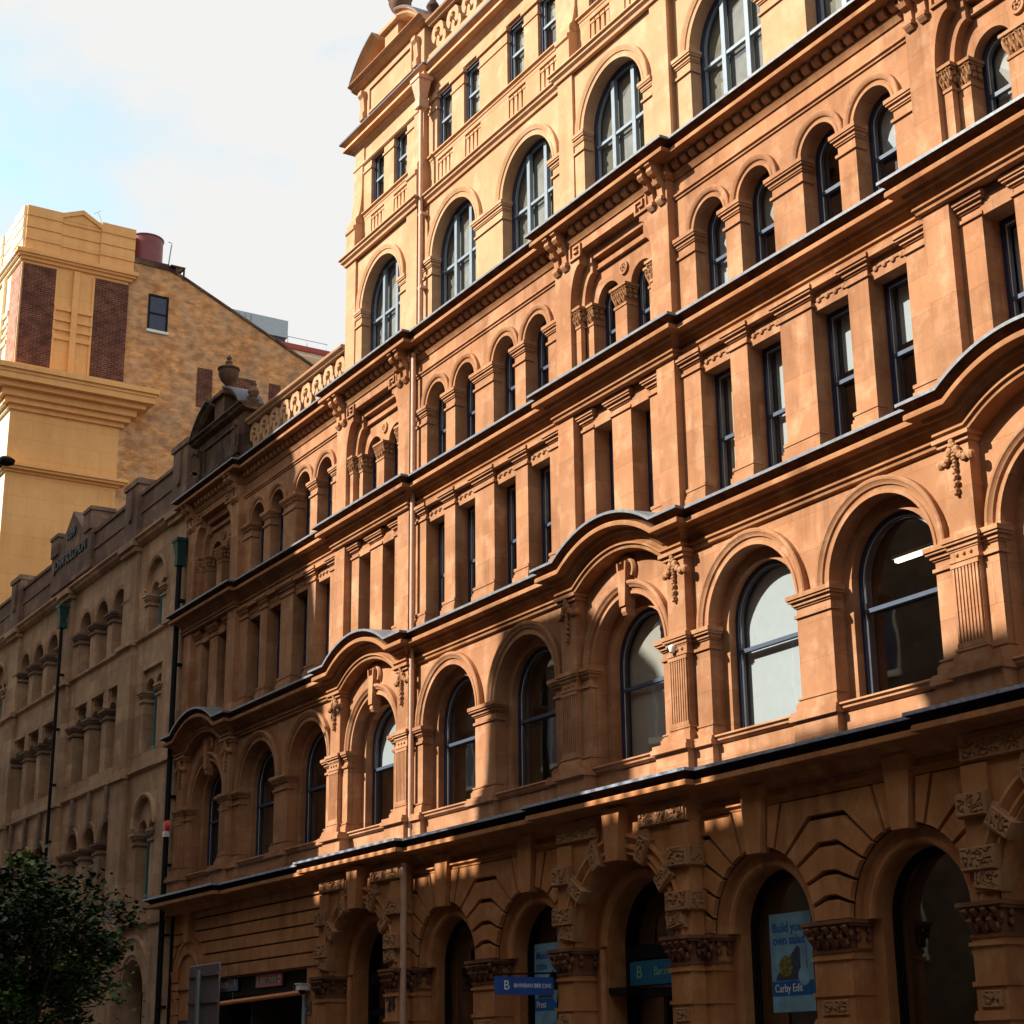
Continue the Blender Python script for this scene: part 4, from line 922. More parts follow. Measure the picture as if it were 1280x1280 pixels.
mb = MB(); mb.box(cxA-1.1, cxA+1.1, GY-.11, GY, SA-.22, SA-.05); mb.box(cxA-.95, cxA-.8, GY-.09, GY, .1, SA-.22); mb.box(cxA+.8, cxA+.95, GY-.09, GY, .1, SA-.22); build('blank_arch_frame', mb, SANDG, BLD)
mb = MB(); mb.box(cxA-.8, cxA+.8, GY-.056, GY, .1, 2.95); build('steel_door', mb, BLACKP, BLD)
mb = MB(); mb.box(GX0-.0, GX1, GY+.45, 22.9, 3.50, 3.98); build('garage_ceiling', mb, DARK, BLD)
mb = MB(); mb.box(GX0, GX0+.02, GY+.3, 22.9, 0, 3.9); mb.box(GX1-.02, GX1, GY+.3, 22.9, 0, 3.9); mb.box(GX0, GX1, 22.7, 22.9, 0, 3.9); build('garage_lining', mb, DARK, BLD)
mb = MB(); mb.box(GX0, GX1, GY+.25, GY+.35, 3.45, 3.93); build('garage_fascia', mb, DARK, BLD)

# ------------------------------------------------------------------ signs and small things on the front
def mk(name, loc, label, cat, group=None): return tag(empty(name, loc), label, cat, group)
for x, nm in ((-37.06, 'left'), (-33.05, 'right')):
    o = text('24', .42, .012, LETK, (x, GP-.115, 2.93), (1, 0, 0), (0, 0, 1), name='house_number', font_sx=.8, bold=.008)
    tag(o, 'black number 24 on the pier on the %s of the dark entrance arch' % nm, 'house number', 'number plates of the dark entrance')
def flat_sign(name, label, x0, x1, Y, z0, z1, mat, cat='sign'):
    o = mk(name, ((x0+x1)/2, Y, z0), label, cat); mb = MB(); mb.box(x0, x1, Y, Y+.03, z0, z1); build('board', mb, mat, o); return o
o = flat_sign('exit_sign', 'red EXIT ONLY sign over the garage opening', -41.5, -39.9, GY+.20, 3.61, 3.90, RED)
text('EXIT ONLY', .20, .004, LETW, (-40.73, GY+.196, 3.755), (1, 0, 0), (0, 0, 1), parent=o, font_sx=.95, bold=.006)
mb = MB(); mb.archivolt(-40.08, 3.755, [(.0, 0), (.0, .006), (.10, .006), (.10, 0)], GY+.2, 0, 360, 20); build('no_entry_disc', mb, LETW, o)
mb = MB(); mb.box(-40.15, -40.01, GY+.186, GY+.193, 3.735, 3.775); build('no_entry_bar', mb, RED, o)
mb = MB(); mb.prism([(-41.42, 3.68), (-41.30, 3.68), (-41.36, 3.84)], GY+.194, GY+.2); build('arrow', mb, LETW, o)
o = flat_sign('entry_sign', 'blue ENTRY sign with white arrow over the garage opening', -44.0, -42.65, GY+.20, 3.60, 3.89, SIGNB)
text('ENTRY', .20, .004, LETW, (-43.45, GY+.196, 3.745), (1, 0, 0), (0, 0, 1), parent=o, bold=.006)
mb = MB(); mb.prism([(-42.90, 3.79), (-42.76, 3.79), (-42.83, 3.64)], GY+.19, GY+.2); mb.box(-42.85, -42.81, GY+.19, GY+.2, 3.78, 3.87); build('arrow', mb, LETW, o)
o = mk('height_bar', (-40.7, GY-.0, 3.36), 'orange height bar hanging across the garage opening', 'height bar')
mb = MB(); mb.tube([(-43.3, GY+.05, 3.30), (-38.25, GY+.05, 3.38)], .06); build('bar', mb, ORANGE, o)
for x in (-42.6, -38.9):
    mb = MB(); mb.tube([(x, GY+.05, 3.36), (x, GY+.05, 3.55)], .012, 6); build('chain', mb, STEELG, o)
def seccam(loc, label, dx=1):
    o = mk('security_camera', loc, label, 'security camera', 'cameras round the garage opening'); x, y, z = loc
    mb = MB(); mb.box(x-.05, x+.05, y-.05, y+.05, z-.03, z+.1); mb.tube([(x, y, z), (x, y-.10, z)], .03); build('bracket', mb, WHITE, o)
    mb = MB(); mb.box(x-.10, x+.10, y-.30, y-.06, z-.02, z+.11); mb.box(x-.12, x+.12, y-.33, y-.05, z+.11, z+.13); build('housing', mb, WHITE, o)
    mb = MB(); mb.lathe(x, y-.18, [(.02, z-.11), (.07, z-.08), (.09, z-.03), (.09, z-.02)], 12); build('dome', mb, BLACKP, o); return o
seccam((-37.80, GY-.05, 3.42), 'white camera box at the right end of the orange height bar')
seccam((-44.35, GY-.05, 3.06), 'white camera box beside the blank arch half behind the road sign')
o = mk('conduit', (-37.95, GY-.08, .2), 'pale grey conduit running down the right edge of the garage opening', 'conduit')
mb = MB(); mb.tube([(-37.95, GY-.1, .2), (-37.95, GY-.1, 3.4)], .05); build('pipe', mb, PLANT, o)
o = mk('dome_camera', (PP+1.6, YP-.03, 8.38), 'small round white camera on the sunlit fluted pilaster', 'security camera')
mb = MB(); mb.lathe(PP+1.6, YP-.07, [(.02, 8.29), (.055, 8.31), (.07, 8.36), (.06, 8.41), (.02, 8.44)], 14); build('shell', mb, WHITE, o)
mb = MB(); mb.blob((PP+1.57, YP-.12, 8.35), .035, .04, .04); build('lens', mb, BLACKP, o)
# red alarm box at the left corner
o = mk('alarm_box', (-46.95, YP-.1, 7.95), 'red alarm bell with a white plate in the dark gap beside the sandstone corner', 'alarm')
mb = MB(); mb.archivolt(-46.95, 8.2, [(.0, 0), (.0, .12), (.14, .10), (.18, 0)], YP-.1, 0, 360, 18); build('bell', mb, RED, o)
mb = MB(); mb.box(-47.03, -46.87, YP-.23, YP-.08, 7.9, 8.05); build('plate', mb, WHITE, o)
# projecting blue sign
bx = -26.75
o = mk('projecting_sign', (bx, 16.5, 2.86), 'dark blue projecting sign reading BAVARIAN BIER CAFE on the entrance pier', 'sign')
mb = MB(); mb.box(bx-.04, bx+.04, 15.85, 17.02, 2.86, 3.16); build('board', mb, SIGNB, o)
text('BAVARIAN BIER CAFE', .10, .004, LETW, (bx+.042, 16.58, 3.01), (0, 1, 0), (0, 0, 1), parent=o, font_sx=.80)
text('B', .22, .004, LETW, (bx+.042, 16.05, 3.01), (0, 1, 0), (0, 0, 1), parent=o, name='emblem')
mb = MB(); mb.box(bx-.03, bx+.03, 16.98, 17.15, 2.95, 3.22); mb.tube([(bx, 15.9, 3.2), (bx, 17.15, 3.24)], .015, 8); build('bracket', mb, BLACKP, o)
o = mk('banner_sign', (bx, 17.2, 2.4), 'small blue hanging sign just below the projecting sign', 'sign')
mb = MB(); mb.box(bx+.0, bx+.05, 17.10, 17.36, 2.45, 2.84); build('board', mb, SIGNT, o)
mb = MB(); mb.tube([(bx+.02, 17.23, 2.84), (bx+.02, 17.23, 2.96)], .012, 6); build('hanger', mb, BLACKP, o)
mb = MB(); mb.archivolt(0, 0, [(.0, 0), (.0, .004), (.05, .004), (.05, 0)], 0, 0, 360, 14); mb.v = [(bx+.052-v[1], 17.23+v[0], 2.70+v[2]) for v in mb.v]; build('emblem', mb, LETW, o)
# entrance fascia sign
o = flat_sign('fascia_sign', 'teal blue sign with green lettering above the entrance doors', PP-.90, PP+.90, YP+.61, 2.98, 3.38, SIGNT)
text('Bavarian', .20, .004, LETG, (PP+.12, YP+.605, 3.19), (1, 0, 0), (0, 0, 1), parent=o, font_sx=.9)
text('B', .30, .004, LETG, (PP-.62, YP+.605, 3.19), (1, 0, 0), (0, 0, 1), parent=o, name='emblem')
# posters in the shop windows
def poster(x0, x1, Y, z0, z1, lines, label, foot_txt):
    o = mk('poster', ((x0+x1)/2, Y, z0), label, 'poster', 'posters in the ground floor windows'); W_, H_ = x1-x0, z1-z0
    mb = MB(); mb.box(x0, x1, Y, Y+.012, z0, z1); build('sheet', mb, POSTW, o)
    for i, l in enumerate(lines):
        text(l, .20, .002, POSTB, (x0+.07, Y-.002, z1-.22-.19*i), (1, 0, 0), (0, 0, 1), align='LEFT', parent=o, font_sx=.95, bold=.004)
    mb = MB(); mb.box(x0+.01, x1-.01, Y-.003, Y, z0+.24, z0+.46); build('band', mb, POSTB, o)
    text(foot_txt, .17, .002, LETW, (x0+.07, Y-.006, z0+.35), (1, 0, 0), (0, 0, 1), align='LEFT', parent=o, font_sx=.9)
    mb = MB(); mb.prism([(x0+.1, z0+.47), (x1-.12, z0+.47), (x1-.16, z1-.62), (x1-.36, z1-.5), (x0+.38, z1-.72), (x0+.12, z1-.95)], Y-.002, Y); build('photo', mb, POSTK, o)
    mb = MB(); mb.archivolt(x0+W_*.36, z0+.68, [(.0, 0), (.0, .004), (.16, .004), (.16, 0)], Y-.002, 0, 360, 22); build('salad_picture', mb, FOOD, o)
    mb = MB(); mb.archivolt(x1-.22, z0+.52, [(.0, 0), (.0, .005), (.14, .005), (.14, 0)], Y-.003, 0, 360, 22); mb.box(x1-.29, x1-.15, Y-.007, Y-.002, z0+.6, z0+1.0); build('bottle_picture', mb, POSTW, o)
    return o
poster(-21.92, -20.92, YB+.50, 2.42, 3.90, ('Build your', 'own salad'), 'pale blue poster reading Build your own salad in the ground floor window', 'Carby Edit')
poster(-28.92, -27.92, YB+.50, 2.42, 3.88, ('Make', 'mine'), 'pale blue poster half hidden behind the pier near the projecting sign', 'Prost')
o = mk('awning_bar', (PP-1.25, YP+.45, 2.84), 'black awning bar at the left of the entrance doors', 'awning')
mb = MB(); mb.box(PP-1.98+.9, PP-.55, YP+.28, YP+.6, 2.84, 2.95); build('bar', mb, BLACKP, o)
# lamps inside the first floor offices
for i, (x, y, z, l, w_) in enumerate(((-26.9, 19.3, 9.0, 1.3, .10), (-27.0, 20.6, 9.0, 1.5, .10), (-18.7, 19.0, 9.2, 1.6, .08), (-18.9, 20.4, 8.6, 1.4, .08))):
    o = mk('ceiling_light', (x, y, z), ('long lit tube in the shaded window left of the shaded pavilion, the nearer one', 'long lit tube in the shaded window left of the shaded pavilion, the deeper one',
            'bright tube in the upper pane of the dark window at right', 'dim tube deep behind the dark window at right')[i], 'light', 'lit tubes inside the first floor offices')
    mb = MB(); mb.box(x-l/2, x+l/2, y-w_/2, y+w_/2, z, z+.05); build('tube', mb, LAMP, o)
    mb = MB(); mb.box(x-l/2-.03, x+l/2+.03, y-w_/2-.04, y+w_/2+.04, z+.05, z+.1); mb.tube([(x, y, z+.1), (x, y, 10.3)], .01, 6); build('fitting', mb, WHITE, o)

# ------------------------------------------------------------------ brown stone building to the left
BR = empty('brown_stone_building', (-58.4, 17.5, 0))
tag(BR, 'brown stone building in shade with a name cut on its stepped parapet', 'building')
SX0, SX1 = -69.6, -46.95
def brow(name, mb, mat=BROWN, parent=None): return build(name, mb, mat, parent or BR)
trip = []
for cs in (-54.85, -61.95):
    for k in (-1, 0, 1): trip.append(cs+k*1.72)
trip.sort()
goth = (-67.1, -49.75)
HW = .62
ops3 = sorted([(c, HW, 15.95, 1) for c in trip]+[(c, .85, 15.9, 1) for c in goth])
ops2 = sorted([(c, HW, 13.35, 0) for c in trip]+[(c, .85, 13.35, 0) for c in goth])
ops1 = sorted([(c, HW, 8.5, 1) for c in trip]+[(c, .85, 8.55, 1) for c in goth])
opsg = [(c, .95, 3.8, 1) for c in (-67.1, -60.5, -56.3, -50.05)]
for z0, z1, ops in ((14.5, 17.5, ops3), (10.75, 14.52, ops2), (6.4, 10.77, ops1), (-.1, 6.42, opsg)):
    mb = MB(); zz = z0
    mb.prism(notched(SX0, SX1, z0, z1, ops, 16), YB, YB+.9); brow('wall', mb)
for z, p in ((14.45, .10), (10.32, .12), (5.8, .16)):
    brow('string_course', MB().sweep([(SX0, z), (SX1, z)], [(-.02, 0), (p, -.02), (p, -.07), (p*.5, -.12), (-.02, -.16)], YB))
brow('cornice', MB().sweep([(SX0, 17.78), (SX1, 17.78)], [(-.02, .02), (.30, 0), (.31, -.06), (.22, -.12), (.20, -.18), (.08, -.26), (-.02, -.28)], YB))
for xa_, xb_ in ((-52.55, -51.25), (-65.6, -64.3), (-59.0, -57.9), (-48.3, -46.95)):
    mb = MB(); mb.box(xa_, xb_, YB-.20, YB+.1, .1, 5.7); mb.box(xa_+.03, xb_-.03, YB-.17, YB+.1, 5.7, 10.2); mb.box(xa_+.06, xb_-.06, YB-.14, YB+.1, 10.2, 14.35); mb.box(xa_+.09, xb_-.09, YB-.12, YB+.1, 14.3, 17.5)
    mb.box(xa_-.06, xb_+.06, YB-.36, YB+.1, 17.52, 17.72); mb.box(xa_, xb_, YB-.26, YB+.1, 17.36, 17.52)
    for z in (14.3, 10.15, 5.62): mb.box(xa_-.04, xb_+.04, YB-.27, YB+.1, z, z+.14)
    brow('pier', mb)
def bcap(mb, x0, x1, Y, z):
    for d, a, b in ((.12, 0, .08), (.08, .08, .15), (.04, .15, .20), (.06, .30, .35)): mb.box(x0-d, x1+d, Y-d, Y+.45, z-b, z-a)
for cs in (-54.85, -61.95):
    for i in range(4):
        x = cs+(i-1.5)*1.72; hwp = .865-HW
        for zc, zb_, nm in ((15.95, 14.5, 'f3'), (12.75, 10.75, 'f2'), (8.5, 6.4, 'f1')):
            mb = MB(); mb.box(x-hwp, x+hwp, YB-.01, YB+.4, zb_, zc-.1); o = brow('pier', mb)
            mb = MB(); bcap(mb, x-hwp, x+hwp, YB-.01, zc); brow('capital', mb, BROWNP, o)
    for k in (-1, 0, 1):
        c = cs+k*1.72
        for sp in (15.95, 8.5): brow('archivolt', MB().archivolt(c, sp, [(HW, 0), (HW, .03), (HW+.05, .03), (HW+.1, .06), (HW+.16, .06), (HW+.16, 0)], YB, n=16))
        mb = MB(); mb.prism([(c-.09, 9.05), (c+.09, 9.05), (c+.13, 10.2), (c-.13, 10.2)], YB-.12, YB+.02); brow('keystone', mb, BROWNP)
        mb = MB()
        for s in (-1, 1): mb.prism([(c+s*HW, 12.76), (c+s*(HW-.2), 12.95), (c+s*(HW-.12), 13.12), (c+s*(HW-.22), 13.36), (c+s*HW, 13.36)], YB+.04, YB+.4)
        mb.box(c-HW, c+HW, YB-.04, YB+.1, 13.36, 13.46); brow('shouldered_head', mb)
for c in goth:
    for zc, sp, zs, ar in ((16.75, 15.75, 14.5, 1), (13.35, 12.7, 10.75, 0), (9.4, 8.4, 6.4, 1)):
        mb = MB()
        mb.lathe(c, YB+.2, [(.13, zs), (.13, zs+.10), (.07, zs+.18), (.065, sp-.25), (.12, sp-.1), (.13, sp)], 12); brow('colonnette', mb, TEAL)
        mb = MB(); hh = zc-sp+(.0 if ar else .05)
        poly = [(c-.86, sp), (c-.82, sp)]+arcpts(c-.43, sp, .38, 180, 0, 10)+arcpts(c+.43, sp, .38, 180, 0, 10)+[(c+.82, sp), (c+.86, sp), (c+.86, zc+.1), (c-.86, zc+.1)]
        mb.prism(poly, YB+.12, YB+.34)
        brow('tracery', mb)
        if ar: brow('hood_mould', MB().archivolt(c, 15.9 if zc > 16 else 8.55, [(.85, 0), (.85, .05), (.93, .10), (1.0, .08), (1.0, 0)], YB, n=20))
        for s in (-1, 1):
            mb = MB(); x0, x1 = sorted((c+s*.60, c+s*.87)); mb.box(x0, x1, YB+.0, YB+.4, zs, sp-.1); bcap(mb, x0, x1, YB, sp); brow('pier', mb)
for c, hw, sp, ar in ops3+ops2+ops1+opsg:
    zs = 14.52 if sp > 15 else 10.77 if sp > 13 else 6.42 if sp > 8 else .2
    window(BR, c, zs, hw+.02, sp, ar, YB+.74, frame=BLACKP, sash=BLACKP)
# ground voussoirs and courses
for xa_, xb_ in ((-49.0, -48.35), (-51.2, -51.05), (-57.8, -57.3), (-55.3, -52.6)):
    mb = MB(); mb.box(xa_, xb_, YB-.004, YB+.1, .2, 5.3)
    for k in range(12): z = .2+k*.42; mb.reliefstone([(xa_, z), (xb_, z), (xb_, z+.42), (xa_, z+.42)], YB-.006, .02, .012, .04)
    brow('rusticated_courses', mb, [BROWN, JOINT])
for c, hw, sp, ar in opsg: brow('archivolt', MB().archivolt(c, sp, [(hw, -.3), (hw, .02), (hw+.10, .02), (hw+.14, .07), (hw+.55, .07), (hw+.60, .12), (hw+.68, .12), (hw+.68, -.1)], YB, n=22))
# parapet with lettering
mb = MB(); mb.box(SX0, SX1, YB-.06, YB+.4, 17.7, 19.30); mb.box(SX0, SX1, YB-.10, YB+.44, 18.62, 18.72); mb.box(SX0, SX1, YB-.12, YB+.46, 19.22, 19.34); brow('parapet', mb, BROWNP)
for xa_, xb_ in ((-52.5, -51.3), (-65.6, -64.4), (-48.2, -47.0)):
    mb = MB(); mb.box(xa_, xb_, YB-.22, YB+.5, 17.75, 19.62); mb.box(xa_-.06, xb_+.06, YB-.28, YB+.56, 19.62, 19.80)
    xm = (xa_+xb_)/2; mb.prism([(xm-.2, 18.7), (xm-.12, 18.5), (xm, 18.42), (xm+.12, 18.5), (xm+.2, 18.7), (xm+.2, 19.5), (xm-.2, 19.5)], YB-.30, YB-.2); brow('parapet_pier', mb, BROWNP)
GA0, GA1 = -60.5, -56.0; gm = (GA0+GA1)/2
mb = MB(); mb.prism([(GA0, 18.0), (GA1, 18.0), (GA1, 19.55), (GA1-.9, 19.70), (gm+1.1, 19.75), (gm, 20.62), (gm-1.1, 19.75), (GA0+.9, 19.7), (GA0, 19.55)], YB-.20, YB+.5); brow('gable', mb, BROWNP)
for q in (GA0-.02, GA1-.80):
    mb = MB(); mb.box(q, q+.82, YB-.26, YB+.55, 19.4, 20.05); mb.box(q-.06, q+.88, YB-.3, YB+.6, 20.05, 20.18); brow('gable_pier', mb, BROWNP)
text('JOHN SOLOMON', .50, .03, LETK, (gm, YB-.225, 18.95), (1, 0, 0), (0, 0, 1), parent=BR, font_sx=.92, bold=.012)
text('1899', .52, .03, LETK, (gm, YB-.225, 19.78), (1, 0, 0), (0, 0, 1), parent=BR, name='date', font_sx=.95, bold=.012)
mb = MB(); mb.box(SX0, SX1, YB+.45, 24, 17.4, 17.55); brow('roof', mb, LEADK)
mb = MB(); mb.box(SX0+.1, SX1-.1, YB+1.6, YB+1.7, 0, 17.4); brow('interior_wall', mb, DARK)
mb = MB(); mb.box(SX1-.15, SX1, YB+.05, 24, 0, 17.5); mb.box(SX0, SX0+.1, YB+.05, 24, 0, 17.5); brow('side_wall', mb)
downpipe(BR, -58.4, YB-.30, .2, 17.1, BLACKP, GREEN, .06)
downpipe(BR, -47.02, YB-.30, .2, 16.5, BLACKP, GREEN, .08)
mb = MB(); mb.box(-46.96, -46.66, YB-.06, YB+.3, .1, 17.3); brow('shaded_gap_strip', mb, BLACKP)  # black strip stands in for shade in the gap between buildings

# ------------------------------------------------------------------ tall yellow building
TL = empty('tall_yellow_building', (-75, 22, 0)); TX = -69.7
tag(TL, 'tall yellow rendered building with dark red brick panels and a bare brick gable wall', 'building')
def tl(name, mb, mat=YELL, parent=None): return build(name, mb, mat, parent or TL)
def boxx(mb, x0, x1, y0, y1, z0, z1): return mb.box(x0, x1, y0, y1, z0, z1)
mb = MB(); mb.box(-84, TX+.0, 17.7, 22.45, 0, 35.4); tl('wall', mb)
mb = MB(); mb.box(-84, TX-.004, 17.685, 17.72, 0, 35.3); tl('sunlit_front_skin', mb, YELLSUN)  # thin skin in the paler, sunlit colour
# brick flank wall with its sloping top
mb = MB(); poly = [(22.4, 0), (45, 0), (45, 27.2), (31.4, 33.25), (25.1, 36.15), (24.4, 36.4), (22.4, 36.45)]
mb.prismx(poly, -84, TX-.02); tl('flank_wall', mb, BRKY)
mb = MB(); mb.prismx([(45, 27.2), (31.4, 33.25), (25.1, 36.15), (24.4, 36.4), (22.4, 36.45), (22.4, 36.55), (24.45, 36.5), (25.15, 36.25), (31.45, 33.35), (45, 27.3)], TX-.4, TX+.05); tl('coping', mb, SOOT)
for y0, y1, z0, z1 in ((25.9, 26.63, 30.1, 32.0), (27.3, 28.75, 30.1, 31.9), (29.4, 29.98, 30.1, 31.92)):
    mb = MB(); mb.box(TX-.1, TX+.004, y0, y1, z0, z1); tl('bricked_up_window', mb, BRKR)
mb = MB(); y0, y1, z0, z1 = 23.52, 24.30, 33.35, 35.0
mb.box(TX-.03, TX+.03, y0-.08, y0, z0, z1); mb.box(TX-.03, TX+.03, y1, y1+.08, z0, z1); mb.box(TX-.03, TX+.03, y0-.08, y1+.08, z1, z1+.08); mb.box(TX-.03, TX+.01, y0, y1, z0+.78, z0+.86)
wn = tl('window', mb, BLACKP)
mb = MB(); mb.box(TX-.06, TX+.09, y0-.12, y1+.12, z0-.12, z0); tl('sill', mb, WHITE, wn)
mb = MB(); mb.box(TX-.028, TX-.015, y0, y1, z0, z1); tl('pane', mb, NAVY, wn)
# front and flank decoration: brick panels, cross mouldings, cornices, parapet
def deco(axis):
    """axis 'x' builds on the flank (plane x = TX), 'y' on the street front (plane y = 17.7)"""
    W0 = 17.7; YELLd = YELL if axis == 'x' else YELLSUN
    def tl(name, mb, mat=YELLd, parent=None): return build(name, mb, mat, parent or TL)
    def bb(mb, a0, a1, d0, d1, z0, z1):
        if axis == 'x': mb.box(TX+d0, TX+d1, W0+a0, W0+a1, z0, z1)
        else: mb.box(TX-a1, TX-a0, W0-d1, W0-d0, z0, z1)
    offs = (0,) if axis == 'x' else (0, 4.85)
    for q in offs:
        for a0, a1 in ((.06, 1.50), (3.24, 4.78)):
            mb = MB(); bb(mb, q+a0, q+a1, -.05, .04, 30.55, 35.25); tl('brick_panel', mb, BRKR if axis == 'x' else BRKSUN)
        mb = MB(); bb(mb, q+2.26, q+2.52, 0, .16, 30.3, 35.3)
        for z0, z1 in ((33.35, 33.55), (32.86, 32.95), (32.42, 32.52), (31.98, 32.16)): bb(mb, q+1.52, q+3.22, 0, .10, z0, z1)
        bb(mb, q+1.50, q+1.60, 0, .05, 30.5, 35.2); bb(mb, q+3.14, q+3.24, 0, .05, 30.5, 35.2)
        tl('cross_moulding', mb)
        mb = MB(); bb(mb, q+.0, q+4.82, -.02, .06, 30.2, 30.56); bb(mb, q+.0, q+4.82, -.02, .12, 30.0, 30.25); tl('base_course', mb)
        # parapet
        mb = MB(); bb(mb, q+.03, q+1.6, -.6, .06, 35.8, 38.02); bb(mb, q+3.38, q+4.95, -.6, .06, 35.8, 38.02); bb(mb, q+1.6, q+3.38, -.6, -.03, 35.8, 37.75)
        for a0, a1, d in ((.03, 1.6, .06), (3.38, 4.95, .06), (1.6, 3.38, -.03)):
            for z in (36.35, 36.92, 37.48): bb(mb, q+a0, q+a1, d, d+.045, z+.06, z+.52)
        if axis == 'x':
            mb.prismx([(W0+q+1.6, 37.7), (W0+q+3.38, 37.7), (W0+q+3.38, 37.86), (W0+q+2.5, 38.34), (W0+q+1.6, 37.98)], TX-.55, TX+.03)
            mb.prismx([(W0+q+1.6, 37.78), (W0+q+2.5, 38.14), (W0+q+3.38, 37.66), (W0+q+3.38, 37.86), (W0+q+2.5, 38.36), (W0+q+1.6, 38.0)], TX+.0, TX+.10)
        tl('parapet', mb)
    e = 4.78 if axis == 'x' else 12
    mb = MB()
    for d, z0, z1 in ((.34, 35.64, 35.82), (.24, 35.54, 35.64), (.12, 35.40, 35.54)): bb(mb, -d if axis == 'x' else .0, e+(d if axis == 'x' else 0), -.05, d, z0, z1)
    tl('upper_cornice', mb)
    mb = MB()
    for d, z0, z1 in ((1.30, 29.80, 30.02), (1.20, 29.66, 29.80), (1.15, 29.38, 29.66), (.85, 29.16, 29.38), (.55, 28.86, 29.16), (.35, 28.62, 28.86), (.14, 28.42, 28.62)): bb(mb, -d if axis == 'x' else .0, e+(d*.98 if axis == 'x' else 0), -.05, d, z0, z1)
    tl('main_cornice', mb)
    mb = MB()
    for d, z0, z1 in ((.40, 25.86, 25.98), (.30, 25.76, 25.86), (.10, 25.66, 25.76)): bb(mb, -d if axis == 'x' else .0, e+(d if axis == 'x' else 0), -.05, d, z0, z1)
    tl('string_course', mb)
deco('x'); deco('y')
# roof things
o = mk('water_tank', (-71.2, 23.6, 36.4), 'dark red cylindrical water tank on a platform on the tall building roof', 'water tank')
mb = MB(); mb.lathe(-70.6, 23.45, [(.80, 36.75), (.80, 38.06), (.84, 38.06), (.84, 38.10), (.0, 38.14)], 28); build('drum', mb, TANKR, o)
mb = MB(); mb.box(-71.6, -69.75, 22.6, 24.35, 36.58, 36.75); mb.box(-71.6, -69.70, 22.5, 24.45, 36.46, 36.56); build('platform', mb, SOOT, o)
mb = MB(); mb.tube([(-69.8, 24.30, 36.6), (-69.8, 24.42, 37.85), (-69.8, 24.25, 37.9)], .03, 8); build('pipe', mb, PLANT, o)
o = mk('roof_bracket', (-69.6, 24.6, 36.3), 'small dark metal shelf beside the water tank on the brick wall top', 'bracket')
mb = MB(); mb.box(-70.2, -69.55, 24.35, 25.05, 36.62, 36.68); mb.prismx([(24.6, 36.3), (25.0, 36.62), (24.6, 36.62)], -69.7, -69.6); mb.box(-69.75, -69.65, 25.0, 25.06, 36.1, 36.65); build('shelf', mb, SOOT, o)
o = mk('antenna', (-71, 21.2, 38.0), 'thin roof antenna on the yellow parapet', 'antenna')
mb = MB(); mb.tube([(-70.2, 21.4, 38.0), (-70.2, 21.0, 38.75)], .012, 6); mb.tube([(-70.2, 20.85, 38.62), (-70.2, 21.15, 38.85)], .012, 6); mb.tube([(-70.2, 21.2, 38.2), (-70.2, 21.5, 38.35)], .012, 6); build('aerial', mb, PLANT, o)
o = mk('roof_plant', (-86, 35, 40.5), 'pale blue grey plant housing on the roof behind the brick gable', 'roof plant')
mb = MB(); mb.box(-90, -85, 33.4, 36.9, 41.55, 42.6); build('housing', mb, PLANT, o)
mb = MB(); mb.box(-90, -85.1, 33.5, 36.8, 41.25, 41.55); build('louvre_band', mb, NAVY, o)
for k in range(3):
    mb = MB(); mb.box(-85.02, -84.97, 33.9+k*.35, 33.95+k*.35, 41.7, 42.5); build('seam', mb, PALEB, o)
o = mk('roof_canopy', (-87, 37, 40.0), 'flat roof edge with a dark red beam behind the brick gable', 'roof')
mb = MB(); mb.box(-95, -85, 32.5, 39.6, 41.0, 41.28); build('beam', mb, BEAMR, o)
mb = MB(); mb.box(-95, -85.2, 32.6, 39.4, 40.75, 41.0); build('soffit', mb, CREAMW, o)
mb = MB(); mb.box(-95, -86, 32.6, 45, 30, 40.76); build('wall', mb, WHITE, o)
for y in (37, 38.2, 39.4):
    mb = MB(); mb.tube([(-85.2, y, 41.28), (-85.2, y, 41.75)], .02, 6); build('post', mb, PLANT, o)
mb = MB(); mb.tube([(-85.2, 36.9, 41.75), (-85.2, 39.5, 41.75)], .02, 6); build('rail', mb, PLANT, o)

# ------------------------------------------------------------------ street things
o = mk('traffic_sign', (-33.9, 13.5, .13), 'grey back of a road sign on a pole in front of the garage', 'road sign')
sx0, sx1 = -35.15, -33.5
mb = MB(); mb.box(sx0, sx1, 13.5, 13.53, 1.9, 3.72); build('plate', mb, ALU, o, bevel=.02)
mb = MB()
for z in (3.50, 2.98, 2.42): mb.box(sx0+.04, sx1-.04, 13.455, 13.5, z-.02, z+.02)
build('stiffener', mb, ALU, o)
mb = MB(); mb.tube([(-34.35, 13.40, .13), (-34.35, 13.40, 3.6)], .055, 12); build('pole', mb, STEELG, o)
o = mk('pole', (-33.9, 13.2, .13), 'short thin grey post with a pale cap beside the road sign back', 'post')
mb = MB(); mb.tube([(-33.85, 13.2, .13), (-33.85, 13.2, 2.42)], .04, 10); build('shaft', mb, STEELG, o)
mb = MB(); mb.lathe(-33.85, 13.2, [(.06, 2.40), (.06, 2.46), (.02, 2.5)], 10); build('cap', mb, WHITE, o)
o = mk('street_lamp', (-40.6, 9.3, .0), 'dark lamp head reaching in at the left edge', 'street lamp')
mb = MB(); mb.tube([(-41.9, 9.4, 0), (-41.9, 9.4, 14.2), (-41.7, 9.5, 15.0), (-41.0, 9.7, 15.35), (-40.2, 9.9, 15.45)], [.11, .08, .06, .05, .05]); build('pole', mb, BLACKP, o)
mb = MB(); mb.rings([[(-40.45+1.3*t, 9.85+.25*t, 15.44+dz*s_) for dz, s_ in ((-.10, k), (-.04, k), (.10, k), (.04, k))] for t, k in ((0, .5), (.3, 1), (.8, 1), (1, .3))]); 
